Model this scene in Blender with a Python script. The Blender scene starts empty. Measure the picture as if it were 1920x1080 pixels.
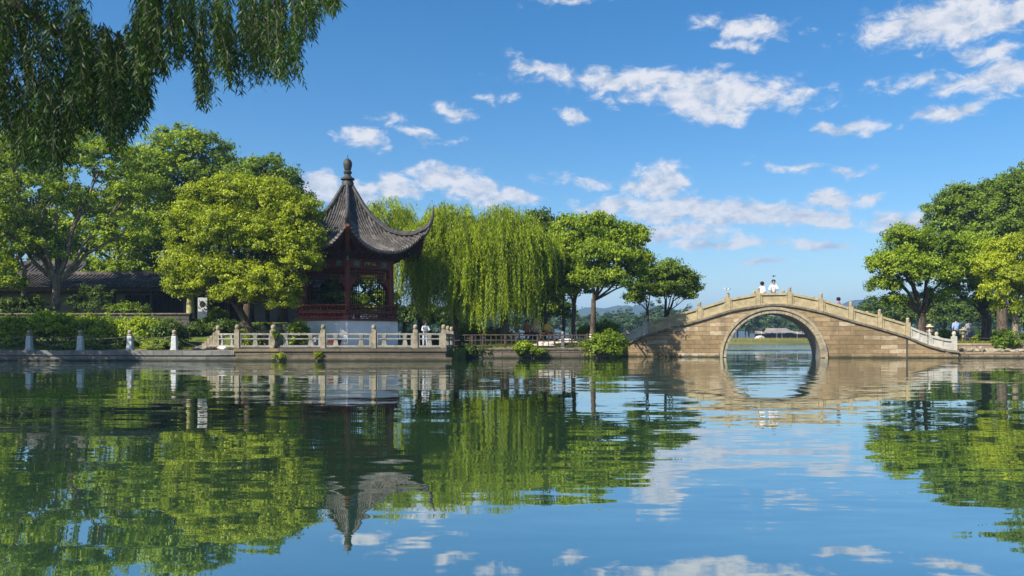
import bpy, bmesh, math, random
import numpy as np
from mathutils import Vector, Matrix

S = bpy.context.scene
COL = S.collection
R = math.radians
F, H, CZ = 1500.0, 636.0, 0.93          # focal length / horizon of the survey, eye height above the lake

# ------------------------------------------------------------------ camera
cam_d = bpy.data.cameras.new("camera"); cam = bpy.data.objects.new("camera", cam_d); COL.objects.link(cam)
cam.location = (0, 0, CZ); cam.rotation_euler = (R(90), 0, 0)
cam_d.sensor_width = 36; cam_d.lens = 28.125; cam_d.shift_y = 0.05
cam_d.clip_start = 0.05; cam_d.clip_end = 9000
S.camera = cam

# ------------------------------------------------------------------ light
SUN_A, SUN_EL = R(40), R(41)             # azimuth from -x toward -y, elevation
to_sun = Vector((-math.cos(SUN_A)*math.cos(SUN_EL), -math.sin(SUN_A)*math.cos(SUN_EL), math.sin(SUN_EL)))
sd = bpy.data.lights.new("sun", 'SUN'); sun = bpy.data.objects.new("sun", sd); COL.objects.link(sun)
sd.energy = 5.0; sd.angle = R(0.5); sd.color = (1.0, 0.93, 0.80)
sun.rotation_euler = to_sun.to_track_quat('Z', 'Y').to_euler()
sun.location = (-30, -20, 40)

S.view_settings.view_transform = 'Standard'; S.view_settings.look = 'None'
S.view_settings.exposure = 0.85; S.view_settings.gamma = 1
S.view_settings.use_curve_mapping = False
S.cycles.max_bounces = 7; S.cycles.diffuse_bounces = 3; S.cycles.glossy_bounces = 3
S.cycles.transmission_bounces = 4; S.cycles.volume_bounces = 0; S.cycles.transparent_max_bounces = 6
S.cycles.caustics_reflective = False; S.cycles.caustics_refractive = False
S.cycles.sample_clamp_indirect = 6

# ------------------------------------------------------------------ node helper
class NT:
    def __init__(s, tree): s.t = tree; s.n = tree.nodes; s.l = tree.links
    def new(s, typ, **kw):
        n = s.n.new(typ)
        for k, v in kw.items(): setattr(n, k, v)
        return n
    def put(s, sock, v):
        if hasattr(v, 'is_linked') or hasattr(v, 'links'): s.l.new(v, sock)
        elif v is not None: sock.default_value = v
    def math(s, op, a, b=None, c=None, clamp=False):
        n = s.new('ShaderNodeMath', operation=op); n.use_clamp = clamp
        s.put(n.inputs[0], a)
        if b is not None: s.put(n.inputs[1], b)
        if c is not None: s.put(n.inputs[2], c)
        return n.outputs[0]
    def vmath(s, op, a, b=None):
        n = s.new('ShaderNodeVectorMath', operation=op)
        s.put(n.inputs[0], a)
        if b is not None: s.put(n.inputs[1], b)
        return n.outputs['Value'] if op in ('LENGTH', 'DOT_PRODUCT') else n.outputs[0]
    def noise(s, vec, scale, detail=4, rough=0.55, dist=0.0, col=False):
        n = s.new('ShaderNodeTexNoise'); s.put(n.inputs['Vector'], vec)
        n.inputs['Scale'].default_value = scale; n.inputs['Detail'].default_value = detail
        n.inputs['Roughness'].default_value = rough; n.inputs['Distortion'].default_value = dist
        return n.outputs['Color' if col else 'Fac']
    def ramp(s, fac, a, b, lo=0.0, hi=1.0, smooth=True):
        n = s.new('ShaderNodeMapRange'); n.interpolation_type = 'SMOOTHSTEP' if smooth else 'LINEAR'
        s.put(n.inputs[0], fac); n.inputs[1].default_value = a; n.inputs[2].default_value = b
        n.inputs[3].default_value = lo; n.inputs[4].default_value = hi
        return n.outputs[0]
    def mix(s, fac, a, b, blend='MIX'):
        n = s.new('ShaderNodeMix', data_type='RGBA', blend_type=blend)
        s.put(n.inputs[0], fac)
        for i, v in ((6, a), (7, b)):
            if isinstance(v, tuple): n.inputs[i].default_value = (v + (1,))[:4]
            else: s.put(n.inputs[i], v)
        return n.outputs[2]

# ------------------------------------------------------------------ sky with clouds
W = bpy.data.worlds.new("World"); S.world = W; W.use_nodes = True
W.node_tree.nodes.clear(); g = NT(W.node_tree)
out = g.new('ShaderNodeOutputWorld'); bg = g.new('ShaderNodeBackground'); g.l.new(bg.outputs[0], out.inputs[0])
sky = g.new('ShaderNodeTexSky', sky_type='NISHITA'); sky.sun_disc = False
sky.sun_elevation = SUN_EL
sky.sun_rotation = math.atan2(to_sun.x, to_sun.y)
sky.air_density = 1.0; sky.dust_density = 0.6; sky.ozone_density = 2.6; sky.altitude = 0
SKY_K = 0.083
hs = g.new('ShaderNodeHueSaturation'); hs.inputs['Saturation'].default_value = 1.40; hs.inputs['Value'].default_value = 1.02
g.l.new(sky.outputs[0], hs.inputs['Color'])
tc = g.new('ShaderNodeTexCoord'); sx = g.new('ShaderNodeSeparateXYZ'); g.l.new(tc.outputs['Generated'], sx.inputs[0])
az = g.math('MULTIPLY', g.math('ARCTAN2', sx.outputs[0], sx.outputs[1]), 57.2958)
el = g.math('MULTIPLY', g.math('ARCSINE', sx.outputs[2]), 57.2958)
cv = g.new('ShaderNodeCombineXYZ'); g.l.new(az, cv.inputs[0]); g.l.new(el, cv.inputs[1]); ae = cv.outputs[0]
# azimuth, elevation, half sizes in degrees, tilt in degrees, weight
def sk(px, py, rx, ry, rot=0, w=1.0):
    k = math.sqrt(F*F + (px-960)**2)
    a = math.degrees(math.atan((px-960)/F)); e = math.degrees(math.atan((H-py)/k))
    d = math.degrees(1/k)
    return (a, e, rx*d, ry*d, rot, w)
CL = [sk(1215,150,255,26,-3), sk(1330,180,225,40,-4,1.15), sk(1010,128,90,16,-14,.9), sk(1340,212,95,30,-8,1),
      sk(1400,52,105,26,-8), sk(1390,85,50,12,0,.7), sk(1770,38,170,52,0,1.2), sk(1880,30,110,40,0,1.0), sk(1850,100,90,26,-10,.6), sk(1880,150,110,42,-5,1),
      sk(1775,214,78,22,4,1.0), sk(1590,240,80,18,-4,.9), sk(1490,308,80,12,-8,.6), sk(1575,318,60,13,-6,.6), sk(1070,217,50,17,-8,.95),
      sk(680,257,45,26,-5,.95), sk(785,255,60,14,-12,.75), sk(850,213,50,14,-8,.7), sk(730,226,40,10,-5,.5), sk(930,186,50,11,0,.6), sk(850,263,40,8,0,.5),
      sk(600,350,60,30,0,1.5), sk(740,352,60,24,0,1.4), sk(830,333,70,32,0,1.5), sk(885,352,70,26,0,1.4), sk(955,372,75,22,0,1.4), sk(670,360,60,20,0,1.2),
      sk(1240,345,70,42,0,1.3), sk(1150,385,90,22,0,1.3), sk(1265,398,130,28,0,1.5), sk(1400,402,130,28,0,1.5), sk(1525,410,90,20,0,1.4), sk(1575,378,75,22,-3,1.2), sk(1265,438,120,20,0,1.3), sk(1360,456,130,14,0,1.1),
      sk(1100,338,90,14,-6,.5), sk(1700,418,85,26,0,1), sk(1535,458,60,14,0,.8), sk(1435,491,48,10,0,.8),
      sk(1690,160,60,12,0,.45), sk(1760,145,60,14,0,.5), sk(1060,0,70,10,0,.5),
      (-70,16,22,5,0,1), (70,20,26,6,0,1), (110,12,30,5,0,1), (180,18,40,6,0,1), (-120,22,30,7,0,1), (-45,33,12,3,0,.8), (20,45,20,6,0,.8)]
field = None
wn = g.noise(ae, 0.42, 2, 0.5, col=True)
warp = g.vmath('MULTIPLY', g.vmath('SUBTRACT', wn, (0.5, 0.5, 0.5)), (4.0, 1.6, 0.0))
aew = g.vmath('ADD', ae, warp)
for (a, e, rx, ry, rot, w) in CL:
    m = g.new('ShaderNodeMapping', vector_type='TEXTURE'); g.l.new(aew, m.inputs[0])
    m.inputs['Location'].default_value = (a, e, 0); m.inputs['Rotation'].default_value = (0, 0, R(rot)); m.inputs['Scale'].default_value = (rx, ry, 1)
    d = g.math('MULTIPLY_ADD', g.vmath('LENGTH', m.outputs[0]), -w, w)
    field = d if field is None else g.math('SMOOTH_MAX', field, d, 0.25)
field = g.math('MAXIMUM', field, -1.0)
st = g.vmath('MULTIPLY', ae, (1.0, 1.7, 1.0))
n1 = g.noise(st, 0.6, 11, 0.67, 0.35)
n2 = g.noise(g.vmath('ADD', st, (-0.3, 0.9, 0.0)), 0.55, 6, 0.60, 0.4)
dens = g.math('ADD', field, g.math('MULTIPLY', g.math('SUBTRACT', n1, 0.5), 2.3))
alpha = g.ramp(dens, -0.02, 0.75)
shade = g.math('ADD', g.math('MULTIPLY', g.math('SUBTRACT', n1, n2), 3.2), 0.66, clamp=True)
alpha = g.math('MULTIPLY', alpha, 0.93)
cc = g.mix(shade, (0.26/SKY_K, 0.31/SKY_K, 0.39/SKY_K), (0.50/SKY_K, 0.495/SKY_K, 0.505/SKY_K))
final = g.mix(alpha, hs.outputs[0], cc)
g.l.new(final, bg.inputs[0]); bg.inputs[1].default_value = SKY_K

# ------------------------------------------------------------------ materials
M = {}
def principled(name):
    m = bpy.data.materials.new(name); m.use_nodes = True; t = NT(m.node_tree)
    return m, t, m.node_tree.nodes['Principled BSDF']
def surf(name, c1, c2=None, scale=3.0, rough=0.8, bump=0.0, bscale=None, spec=0.3, c3=None, s3=0.6, stretch=(1,1,1), metal=0, lo=.35, hi=.65):
    m, t, b = principled(name)
    b.inputs['Roughness'].default_value = rough; b.inputs['Specular IOR Level'].default_value = spec; b.inputs['Metallic'].default_value = metal
    co = t.new('ShaderNodeTexCoord').outputs['Object']
    co = t.vmath('MULTIPLY', co, stretch)
    if c2:
        col = t.mix(t.ramp(t.noise(co, scale, 6, .6), lo, hi), c1, c2)
        if c3: col = t.mix(t.ramp(t.noise(co, s3, 5, .65), .5, .68), col, c3)
        t.l.new(col, b.inputs['Base Color'])
    else: b.inputs['Base Color'].default_value = c1 + (1,)
    if bump:
        bn = t.new('ShaderNodeBump'); bn.inputs['Strength'].default_value = 1; bn.inputs['Distance'].default_value = bump
        t.l.new(t.noise(co, bscale or scale*3, 6, .6), bn.inputs['Height']); t.l.new(bn.outputs[0], b.inputs['Normal'])
    M[name] = m; return m
def blocks(name, ca, cb, mortar, bw, bh, msize=0.012, bump=0.015, stain=None, offs=0.5, xy='xz', rough=.85, pale=None):
    """coursed stone: irregular blocks in the object's own x/z plane"""
    m, t, b = principled(name)
    b.inputs['Roughness'].default_value = rough; b.inputs['Specular IOR Level'].default_value = .25
    co = t.new('ShaderNodeTexCoord').outputs['Object']
    s = t.new('ShaderNodeSeparateXYZ'); t.l.new(co, s.inputs[0])
    c = t.new('ShaderNodeCombineXYZ')
    t.l.new(t.math('ADD', s.outputs[0], t.math('MULTIPLY', s.outputs[1], .83)), c.inputs[0])
    wob = t.math('MULTIPLY', t.math('SUBTRACT', t.noise(co, .6, 2), .5), .10)
    wob = t.math('ADD', wob, t.math('MULTIPLY', t.math('SUBTRACT', t.noise(co, 6.5, 3), .5), .045))
    t.l.new(t.math('ADD', s.outputs[2], wob), c.inputs[1])
    br = t.new('ShaderNodeTexBrick'); t.l.new(c.outputs[0], br.inputs['Vector'])
    br.offset = offs; br.squash = 1.35; br.squash_frequency = 3
    br.inputs['Color1'].default_value = (0,0,0,1); br.inputs['Color2'].default_value = (1,1,1,1); br.inputs['Mortar'].default_value = (.5,.5,.5,1)
    br.inputs['Scale'].default_value = 1; br.inputs['Brick Width'].default_value = bw; br.inputs['Row Height'].default_value = bh
    br.inputs['Mortar Size'].default_value = msize; br.inputs['Mortar Smooth'].default_value = .3; br.inputs['Bias'].default_value = 0
    f1 = t.noise(co, 5, 6, .65)
    tone = t.math('ADD', t.math('MULTIPLY', br.outputs['Color'], .62), t.math('MULTIPLY', t.ramp(f1, .3, .7), .42))
    col = t.mix(tone, ca, cb)
    if pale:
        col = t.mix(t.math('MULTIPLY', t.ramp(br.outputs['Color'], .74, .95), t.ramp(t.noise(co, 2.6, 5, .7), .38, .60, 0, .85)), col, pale)
    if stain: col = t.mix(t.math('MULTIPLY', t.ramp(t.noise(t.vmath('MULTIPLY', co, (1, 1, .35)), 1.1, 6, .7), .52, .72), .75), col, stain)
    col = t.mix(t.math('MULTIPLY', br.outputs['Fac'], .85), col, mortar)
    col = t.mix(t.math('MULTIPLY', t.ramp(t.noise(co, .45, 5, .6), .45, .65), .45), col, tuple(x*.55 for x in ca))
    wl = t.math('ADD', s.outputs[2], t.math('MULTIPLY', t.math('SUBTRACT', t.noise(co, 3.0, 4), .5), .16))
    col = t.mix(t.ramp(wl, .02, .17, .92, 0.0), col, (.030,.034,.018))
    t.l.new(col, b.inputs['Base Color'])
    hgt = t.math('SUBTRACT', t.math('MULTIPLY', t.noise(co, 14, 5, .65), .5), t.math('MULTIPLY', br.outputs['Fac'], .9))
    bn = t.new('ShaderNodeBump'); bn.inputs['Distance'].default_value = bump; t.l.new(hgt, bn.inputs['Height']); t.l.new(bn.outputs[0], b.inputs['Normal'])
    M[name] = m; return m
def leafmat(name, dark, light, trans=0.42, tcol=None, rough=.5):
    m, t, b = principled(name)
    at = t.new('ShaderNodeAttribute', attribute_name='tint').outputs['Fac']
    col = t.mix(at, dark, light); t.l.new(col, b.inputs['Base Color'])
    b.inputs['Roughness'].default_value = rough; b.inputs['Specular IOR Level'].default_value = .3
    tr = t.new('ShaderNodeBsdfTranslucent')
    t.l.new(t.mix(at, tuple(x*k for x, k in zip(dark, (1.5, 1.5, .8))), tcol or tuple(x*k for x, k in zip(light, (1.25, 1.25, .6)))), tr.inputs[0])
    ms = t.new('ShaderNodeMixShader'); ms.inputs[0].default_value = trans
    t.l.new(b.outputs[0], ms.inputs[1]); t.l.new(tr.outputs[0], ms.inputs[2])
    t.l.new(ms.outputs[0], t.n['Material Output'].inputs[0]); M[name] = m; return m

leafmat('leaf_mid', (.045,.09,.009), (.25,.35,.024))
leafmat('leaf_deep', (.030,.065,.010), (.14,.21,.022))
leafmat('leaf_yellow', (.12,.175,.007), (.46,.52,.024))
leafmat('leaf_bright', (.070,.13,.007), (.36,.46,.022))
leafmat('leaf_willow', (.11,.18,.008), (.44,.53,.020))
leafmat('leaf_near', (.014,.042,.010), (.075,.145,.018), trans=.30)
leafmat('leaf_hedge', (.12,.18,.008), (.36,.40,.02))
leafmat('leaf_far', (.025,.06,.020), (.085,.14,.030), trans=.2)
leafmat('grass_blade', (.07,.12,.01), (.26,.30,.03), trans=.3)
leafmat('reed', (.16,.17,.03), (.42,.36,.10), trans=.3)
surf('bark', (.045,.032,.022), (.12,.09,.065), 9, .9, .02, 14, stretch=(1,1,.3))
surf('bark_pale', (.12,.09,.065), (.30,.24,.18), 7, .9, .02, 12, stretch=(1,1,.35))
surf('limewash', (.62,.62,.58), (.45,.45,.42), 8, .9)
surf('soil', (.09,.07,.04), (.16,.13,.07), 1.2, .95, .03, 5, c3=(.07,.11,.02), s3=.35)
surf('grass_ground', (.045,.075,.012), (.13,.16,.025), 1.5, .95, .03, 9, c3=(.20,.21,.05), s3=.4)
surf('far_grass', (.10,.13,.03), (.22,.22,.07), .05, .95, c3=(.30,.26,.10), s3=.03)
surf('hillside', (.018,.035,.020), (.035,.06,.030), .03, .95)
surf('bed', (.03,.04,.02), (.05,.06,.03), .2, .95)
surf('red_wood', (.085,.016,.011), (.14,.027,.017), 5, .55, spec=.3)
surf('red_wood_lit', (.20,.022,.010), (.27,.035,.015), 5, .5)  # brighter copy of red_wood: sunlight on the left sides put into the colour
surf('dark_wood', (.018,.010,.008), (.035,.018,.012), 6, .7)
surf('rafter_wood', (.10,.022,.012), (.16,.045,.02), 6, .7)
surf('green_paint', (.05,.14,.11), (.09,.20,.15), 9, .6)
surf('stem_wrap', (.30,.29,.10), (.40,.38,.17), 6, .9)
surf('gold', (.55,.42,.06), (.70,.55,.10), 9, .4)
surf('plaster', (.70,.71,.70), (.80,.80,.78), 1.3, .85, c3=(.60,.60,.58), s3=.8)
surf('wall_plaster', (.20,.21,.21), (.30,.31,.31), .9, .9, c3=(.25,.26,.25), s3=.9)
surf('tile', (.022,.020,.019), (.085,.074,.066), 9, .65, .012, 30, spec=.4, c3=(.15,.13,.115), s3=2.2)
surf('tile_edge', (.10,.095,.09), (.30,.28,.26), 12, .7)
surf('tile_dark', (.022,.021,.021), (.06,.056,.053), 7, .6, .01, 25, spec=.4)
surf('rail_stone', (.20,.19,.165), (.32,.305,.265), 6, .85, .006, 30, c3=(.20,.19,.15), s3=1.8)
surf('post_stone', (.24,.20,.135), (.36,.31,.22), 6, .9, .01, 30, c3=(.15,.14,.10), s3=2.5)
surf('bollard_stone', (.45,.48,.48), (.62,.64,.62), 6, .85, .006, 30, c3=(.30,.29,.25), s3=3)
surf('parapet', (.29,.235,.135), (.42,.345,.205), 4, .9, .008, 35, c3=(.32,.27,.17), s3=1.6)
surf('parapet_grey', (.36,.34,.29), (.50,.48,.42), 4, .9, .006, 35, c3=(.30,.29,.26), s3=2)
surf('ring_stone', (.24,.20,.135), (.37,.31,.21), 4, .9, .01, 30, c3=(.20,.18,.14), s3=1.3)
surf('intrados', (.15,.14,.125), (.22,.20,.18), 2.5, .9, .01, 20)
surf('coping', (.10,.085,.065), (.22,.185,.14), 5, .9, .01, 30)
surf('rock', (.22,.19,.14), (.40,.34,.25), 3, .95, .05, 6, c3=(.10,.10,.07), s3=1.2)
surf('pale_rock', (.42,.38,.33), (.60,.55,.48), 3, .95, .03, 8)
surf('grey_rock', (.13,.135,.14), (.26,.265,.27), 3, .95, .05, 5)
surf('fence_wood', (.045,.032,.024), (.09,.065,.048), 6, .85, .008, 25, stretch=(.3,1,1))
surf('iron', (.10,.10,.09), (.18,.17,.14), 20, .6)
surf('paving', (.26,.23,.19), (.36,.32,.27), 1.5, .9, .01, 12)
surf('banner_white', (.42,.43,.45), (.48,.49,.50), 4, .8)
surf('banner_blue', (.05,.08,.12), (.07,.10,.15), 4, .8)
surf('ink', (.02,.03,.03))
surf('pink_roof', (.20,.165,.155), (.28,.235,.22), .6, .8)
surf('dark_glass', (.02,.03,.045), rough=.3)
surf('skin', (.42,.25,.17), (.48,.30,.21), 8, .6)
surf('hair', (.012,.010,.009))
surf('cloth_white', (.58,.61,.66), (.68,.70,.74), 9, .9)
surf('cloth_pale', (.38,.43,.52), (.46,.51,.58), 9, .9)
surf('cloth_blue', (.20,.30,.52), (.27,.38,.60), 9, .9)
surf('cloth_plum', (.22,.09,.17), (.30,.14,.25), 22, .9)
surf('cloth_navy', (.02,.025,.05), (.03,.04,.07), 9, .9)
surf('cloth_tan', (.55,.40,.24), (.66,.50,.32), 9, .9)
surf('cloth_yellow', (.60,.36,.06), (.70,.46,.10), 9, .9)
surf('cloth_rust', (.28,.10,.05), (.36,.15,.08), 9, .9)
surf('cloth_brown', (.16,.09,.07), (.22,.13,.10), 9, .9)
surf('feather_pale', (.62,.55,.53), (.72,.66,.64), 9, .9)
surf('feather_grey', (.22,.24,.26), (.34,.36,.38), 9, .9)
surf('buoy', (.03,.05,.05), (.06,.08,.08), 3, .7)
blocks('bridge_stone', (.17,.118,.062), (.40,.29,.165), (.13,.095,.06), .78, .225, .007, .03, stain=(.14,.105,.07), pale=(.52,.45,.35))
blocks('quay_stone', (.13,.125,.115), (.24,.23,.21), (.05,.05,.045), 1.25, .23, .012, .015, stain=(.08,.075,.06))
blocks('terrace_stone', (.10,.085,.06), (.21,.175,.125), (.04,.035,.03), 2.6, .27, .014, .03, stain=(.05,.045,.035), pale=(.34,.25,.12))
blocks('bank_stone', (.11,.09,.07), (.22,.18,.14), (.04,.035,.03), .7, .30, .02, .03, stain=(.07,.07,.04))
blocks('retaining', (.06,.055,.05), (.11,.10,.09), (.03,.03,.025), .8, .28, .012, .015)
blocks('right_stone', (.26,.19,.12), (.44,.33,.22), (.10,.08,.06), .9, .2, .02, .04, stain=(.14,.11,.08))

def watermat():
    m, t, b = principled('water')
    co = t.new('ShaderNodeTexCoord').outputs['Object']
    big = t.ramp(t.noise(t.vmath('MULTIPLY', co, (.25, 1, 1)), .16, 3, .55), .36, .66, .30, 1.25)
    a = t.vmath('SUBTRACT', t.noise(t.vmath('MULTIPLY', co, (.20, 1, 1)), 1.3, 4, .55, col=True), (.5,.5,.5))
    c = t.vmath('SUBTRACT', t.noise(t.vmath('MULTIPLY', co, (.30, 1, 1)), 7.0, 2, .5, col=True), (.5,.5,.5))
    a = t.vmath('MULTIPLY', a, (.022, .085, 0)); c = t.vmath('MULTIPLY', c, (.014, .045, 0))
    sy = t.new('ShaderNodeSeparateXYZ'); t.l.new(co, sy.inputs[0])
    big = t.math('ADD', big, t.ramp(sy.outputs[1], 46, 60, 0, 7))
    v = t.vmath('ADD', a, c)
    cx = t.new('ShaderNodeCombineXYZ')
    for i in range(3): t.l.new(big, cx.inputs[i])
    v = t.vmath('MULTIPLY', v, cx.outputs[0])
    n = t.vmath('NORMALIZE', t.vmath('ADD', v, (0, 0, 1)))
    d = t.new('ShaderNodeBsdfDiffuse'); d.inputs[0].default_value = (.026,.062,.030,1)
    gl = t.new('ShaderNodeBsdfGlossy'); gl.inputs['Roughness'].default_value = .012; gl.inputs[0].default_value = (.93,.96,.97,1); t.l.new(n, gl.inputs['Normal'])
    fr = t.new('ShaderNodeFresnel'); fr.inputs[0].default_value = 1.33; t.l.new(n, fr.inputs['Normal'])
    ms = t.new('ShaderNodeMixShader'); t.l.new(t.math('MULTIPLY_ADD', fr.outputs[0], .42, .58, clamp=True), ms.inputs[0])
    t.l.new(d.outputs[0], ms.inputs[1]); t.l.new(gl.outputs[0], ms.inputs[2]); t.l.new(ms.outputs[0], t.n['Material Output'].inputs[0]); M['water'] = m
watermat()

# ------------------------------------------------------------------ object helpers
def tag(o, label=None, cat=None, group=None, kind=None):
    if label: o['label'] = label
    if cat: o['category'] = cat
    if group: o['group'] = group
    if kind: o['kind'] = kind
    return o
def thing(name, label, cat, loc=(0,0,0), rz=0, group=None):
    o = bpy.data.objects.new(name, None); o.empty_display_size = .2; COL.objects.link(o)
    o.location = loc; o.rotation_euler = (0, 0, rz)
    return tag(o, label, cat, group)
def X(px, Y): return (px-960)/F*Y
def Z(py, Y): return CZ + (H-py)/F*Y
def P(px, py, Y): return Vector((X(px, Y), Y, Z(py, Y)))

class MB:
    def __init__(s): s.v = []; s.f = []
    def hexa(s, p):                     # 8 points: bottom ring ccw then top ring
        b = len(s.v); s.v += [tuple(q) for q in p]
        s.f += [tuple(b+i for i in q) for q in ((3,2,1,0),(4,5,6,7),(0,1,5,4),(1,2,6,5),(2,3,7,6),(3,0,4,7))]
        return s
    def box(s, x0, x1, y0, y1, z0, z1):
        return s.hexa([(x0,y0,z0),(x1,y0,z0),(x1,y1,z0),(x0,y1,z0),(x0,y0,z1),(x1,y0,z1),(x1,y1,z1),(x0,y1,z1)])
    def cbox(s, cx, cy, z0, wx, wy, h, rz=0, top=1.0):
        c, n = math.cos(rz), math.sin(rz); pts = []
        for k, z in ((1, z0), (top, z0+h)):
            for a, b in ((-1,-1),(1,-1),(1,1),(-1,1)):
                x, y = a*wx/2*k, b*wy/2*k
                pts.append((cx+x*c-y*n, cy+x*n+y*c, z))
        return s.hexa(pts)
    def shear(s, s0, s1, za0, za1, h0, h1, y0, y1):     # sloping bar: base line za0->za1, height h0->h1
        return s.hexa([(s0,y0,za0),(s1,y0,za1),(s1,y1,za1),(s0,y1,za0),(s0,y0,za0+h0),(s1,y0,za1+h1),(s1,y1,za1+h1),(s0,y1,za0+h0)])
    def bar(s, p, q, w, h):
        p = Vector(p); q = Vector(q); d = (q-p).normalized()
        a = d.cross(Vector((0,0,1)));
        if a.length < 1e-3: a = Vector((1,0,0))
        a.normalize(); u = a.cross(d)
        o = [(-1,-1),(1,-1),(1,1),(-1,1)]
        return s.hexa([p+a*i*w/2+u*j*h/2 for i, j in o] + [q+a*i*w/2+u*j*h/2 for i, j in o])
    def tube(s, pts, rad, n=8, cap=True):
        pts = [Vector(p) for p in pts]; b0 = len(s.v); ref = Vector((.13,.31,.94))
        if not hasattr(rad, '__len__'): rad = [rad]*len(pts)
        for i, p in enumerate(pts):
            d = (pts[min(i+1, len(pts)-1)] - pts[max(i-1, 0)]).normalized()
            a = d.cross(ref)
            if a.length < .1: a = d.cross(Vector((1,0,0)))
            a.normalize(); u = d.cross(a)
            for k in range(n):
                t = 2*math.pi*k/n; s.v.append(tuple(p + (a*math.cos(t)+u*math.sin(t))*rad[i]))
        for i in range(len(pts)-1):
            for k in range(n):
                a = b0+i*n+k; c = b0+i*n+(k+1)%n; s.f.append((a, c, c+n, a+n))
        if cap:
            s.f.append(tuple(b0+k for k in range(n))[::-1]); s.f.append(tuple(b0+(len(pts)-1)*n+k for k in range(n)))
        return s
    def lathe(s, prof, c=(0,0,0), n=14, sq=None):
        b0 = len(s.v)
        for r, z in prof:
            for k in range(n):
                t = 2*math.pi*(k+.5)/n; s.v.append((c[0]+r*math.cos(t), c[1]+r*math.sin(t), c[2]+z))
        for i in range(len(prof)-1):
            for k in range(n):
                a = b0+i*n+k; d = b0+i*n+(k+1)%n; s.f.append((a, d, d+n, a+n))
        s.f.append(tuple(b0+k for k in range(n))[::-1]); s.f.append(tuple(b0+(len(prof)-1)*n+k for k in range(n)))
        return s
    def grid(s, rows):                  # list of rows of points
        b0 = len(s.v); m = len(rows[0])
        for r in rows: s.v += [tuple(p) for p in r]
        for i in range(len(rows)-1):
            for j in range(m-1):
                a = b0+i*m+j; s.f.append((a, a+1, a+m+1, a+m))
        return s
    def prism(s, poly, z0, z1):
        b = len(s.v); n = len(poly)
        s.v += [(x, y, z0) for x, y in poly] + [(x, y, z1) for x, y in poly]
        s.f.append(tuple(range(b, b+n))[::-1]); s.f.append(tuple(range(b+n, b+2*n)))
        for i in range(n): j = (i+1) % n; s.f.append((b+i, b+j, b+n+j, b+n+i))
        return s
    def build(s, name, mat, parent=None, smooth=False, bevel=0, loc=None, rz=None):
        me = bpy.data.meshes.new(name); me.from_pydata(s.v, [], s.f); me.materials.append(M[mat])
        if smooth:
            me.polygons.foreach_set('use_smooth', [True]*len(me.polygons)); me.set_sharp_from_angle(angle=R(42))
        me.update(); o = bpy.data.objects.new(name, me); COL.objects.link(o)
        if parent: o.parent = parent
        if loc is not None: o.location = loc
        if rz is not None: o.rotation_euler = (0, 0, rz)
        if bevel:
            b = o.modifiers.new('bevel', 'BEVEL'); b.width = bevel; b.segments = 2; b.limit_method = 'ANGLE'
        return o

def copy_tree(o, parent=None):
    c = o.copy(); COL.objects.link(c); c.parent = parent
    for ch in [k for k in bpy.data.objects if k.parent == o]: copy_tree(ch, c)
    return c

def leaf_mesh(name, c, d, nrm, ln, wd, tint, mat, parent=None):
    """c centres, d long axes, nrm leaf normals (N,3); ln, wd arrays; tint per leaf"""
    N = len(c); c = np.asarray(c, float)
    d = d/np.maximum(np.linalg.norm(d, axis=1, keepdims=True), 1e-6)
    sd_ = np.cross(d, nrm); sd_ /= np.maximum(np.linalg.norm(sd_, axis=1, keepdims=True), 1e-6)
    up = np.cross(sd_, d)
    L = (ln*.5)[:, None]; Wd = (wd*.5)[:, None]
    v = np.empty((N, 4, 3)); v[:,0] = c-d*L; v[:,1] = c+sd_*Wd-up*Wd*.25-d*L*.1; v[:,2] = c+d*L-up*L*.15; v[:,3] = c-sd_*Wd-up*Wd*.25-d*L*.1
    me = bpy.data.meshes.new(name); me.vertices.add(4*N); me.vertices.foreach_set('co', v.reshape(-1))
    me.loops.add(4*N); me.loops.foreach_set('vertex_index', np.arange(4*N, dtype=np.int32))
    me.polygons.add(N); me.polygons.foreach_set('loop_start', np.arange(0, 4*N, 4, dtype=np.int32))
    me.update(calc_edges=True)
    a = me.attributes.new('tint', 'FLOAT', 'POINT'); a.data.foreach_set('value', np.repeat(np.clip(tint, 0, 1), 4).astype(np.float32))
    me.materials.append(M[mat]); o = bpy.data.objects.new(name, me); COL.objects.link(o)
    if parent: o.parent = parent
    return o

def unit(rs, n):
    v = rs.normal(size=(n, 3)); return v/np.linalg.norm(v, axis=1, keepdims=True)

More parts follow.
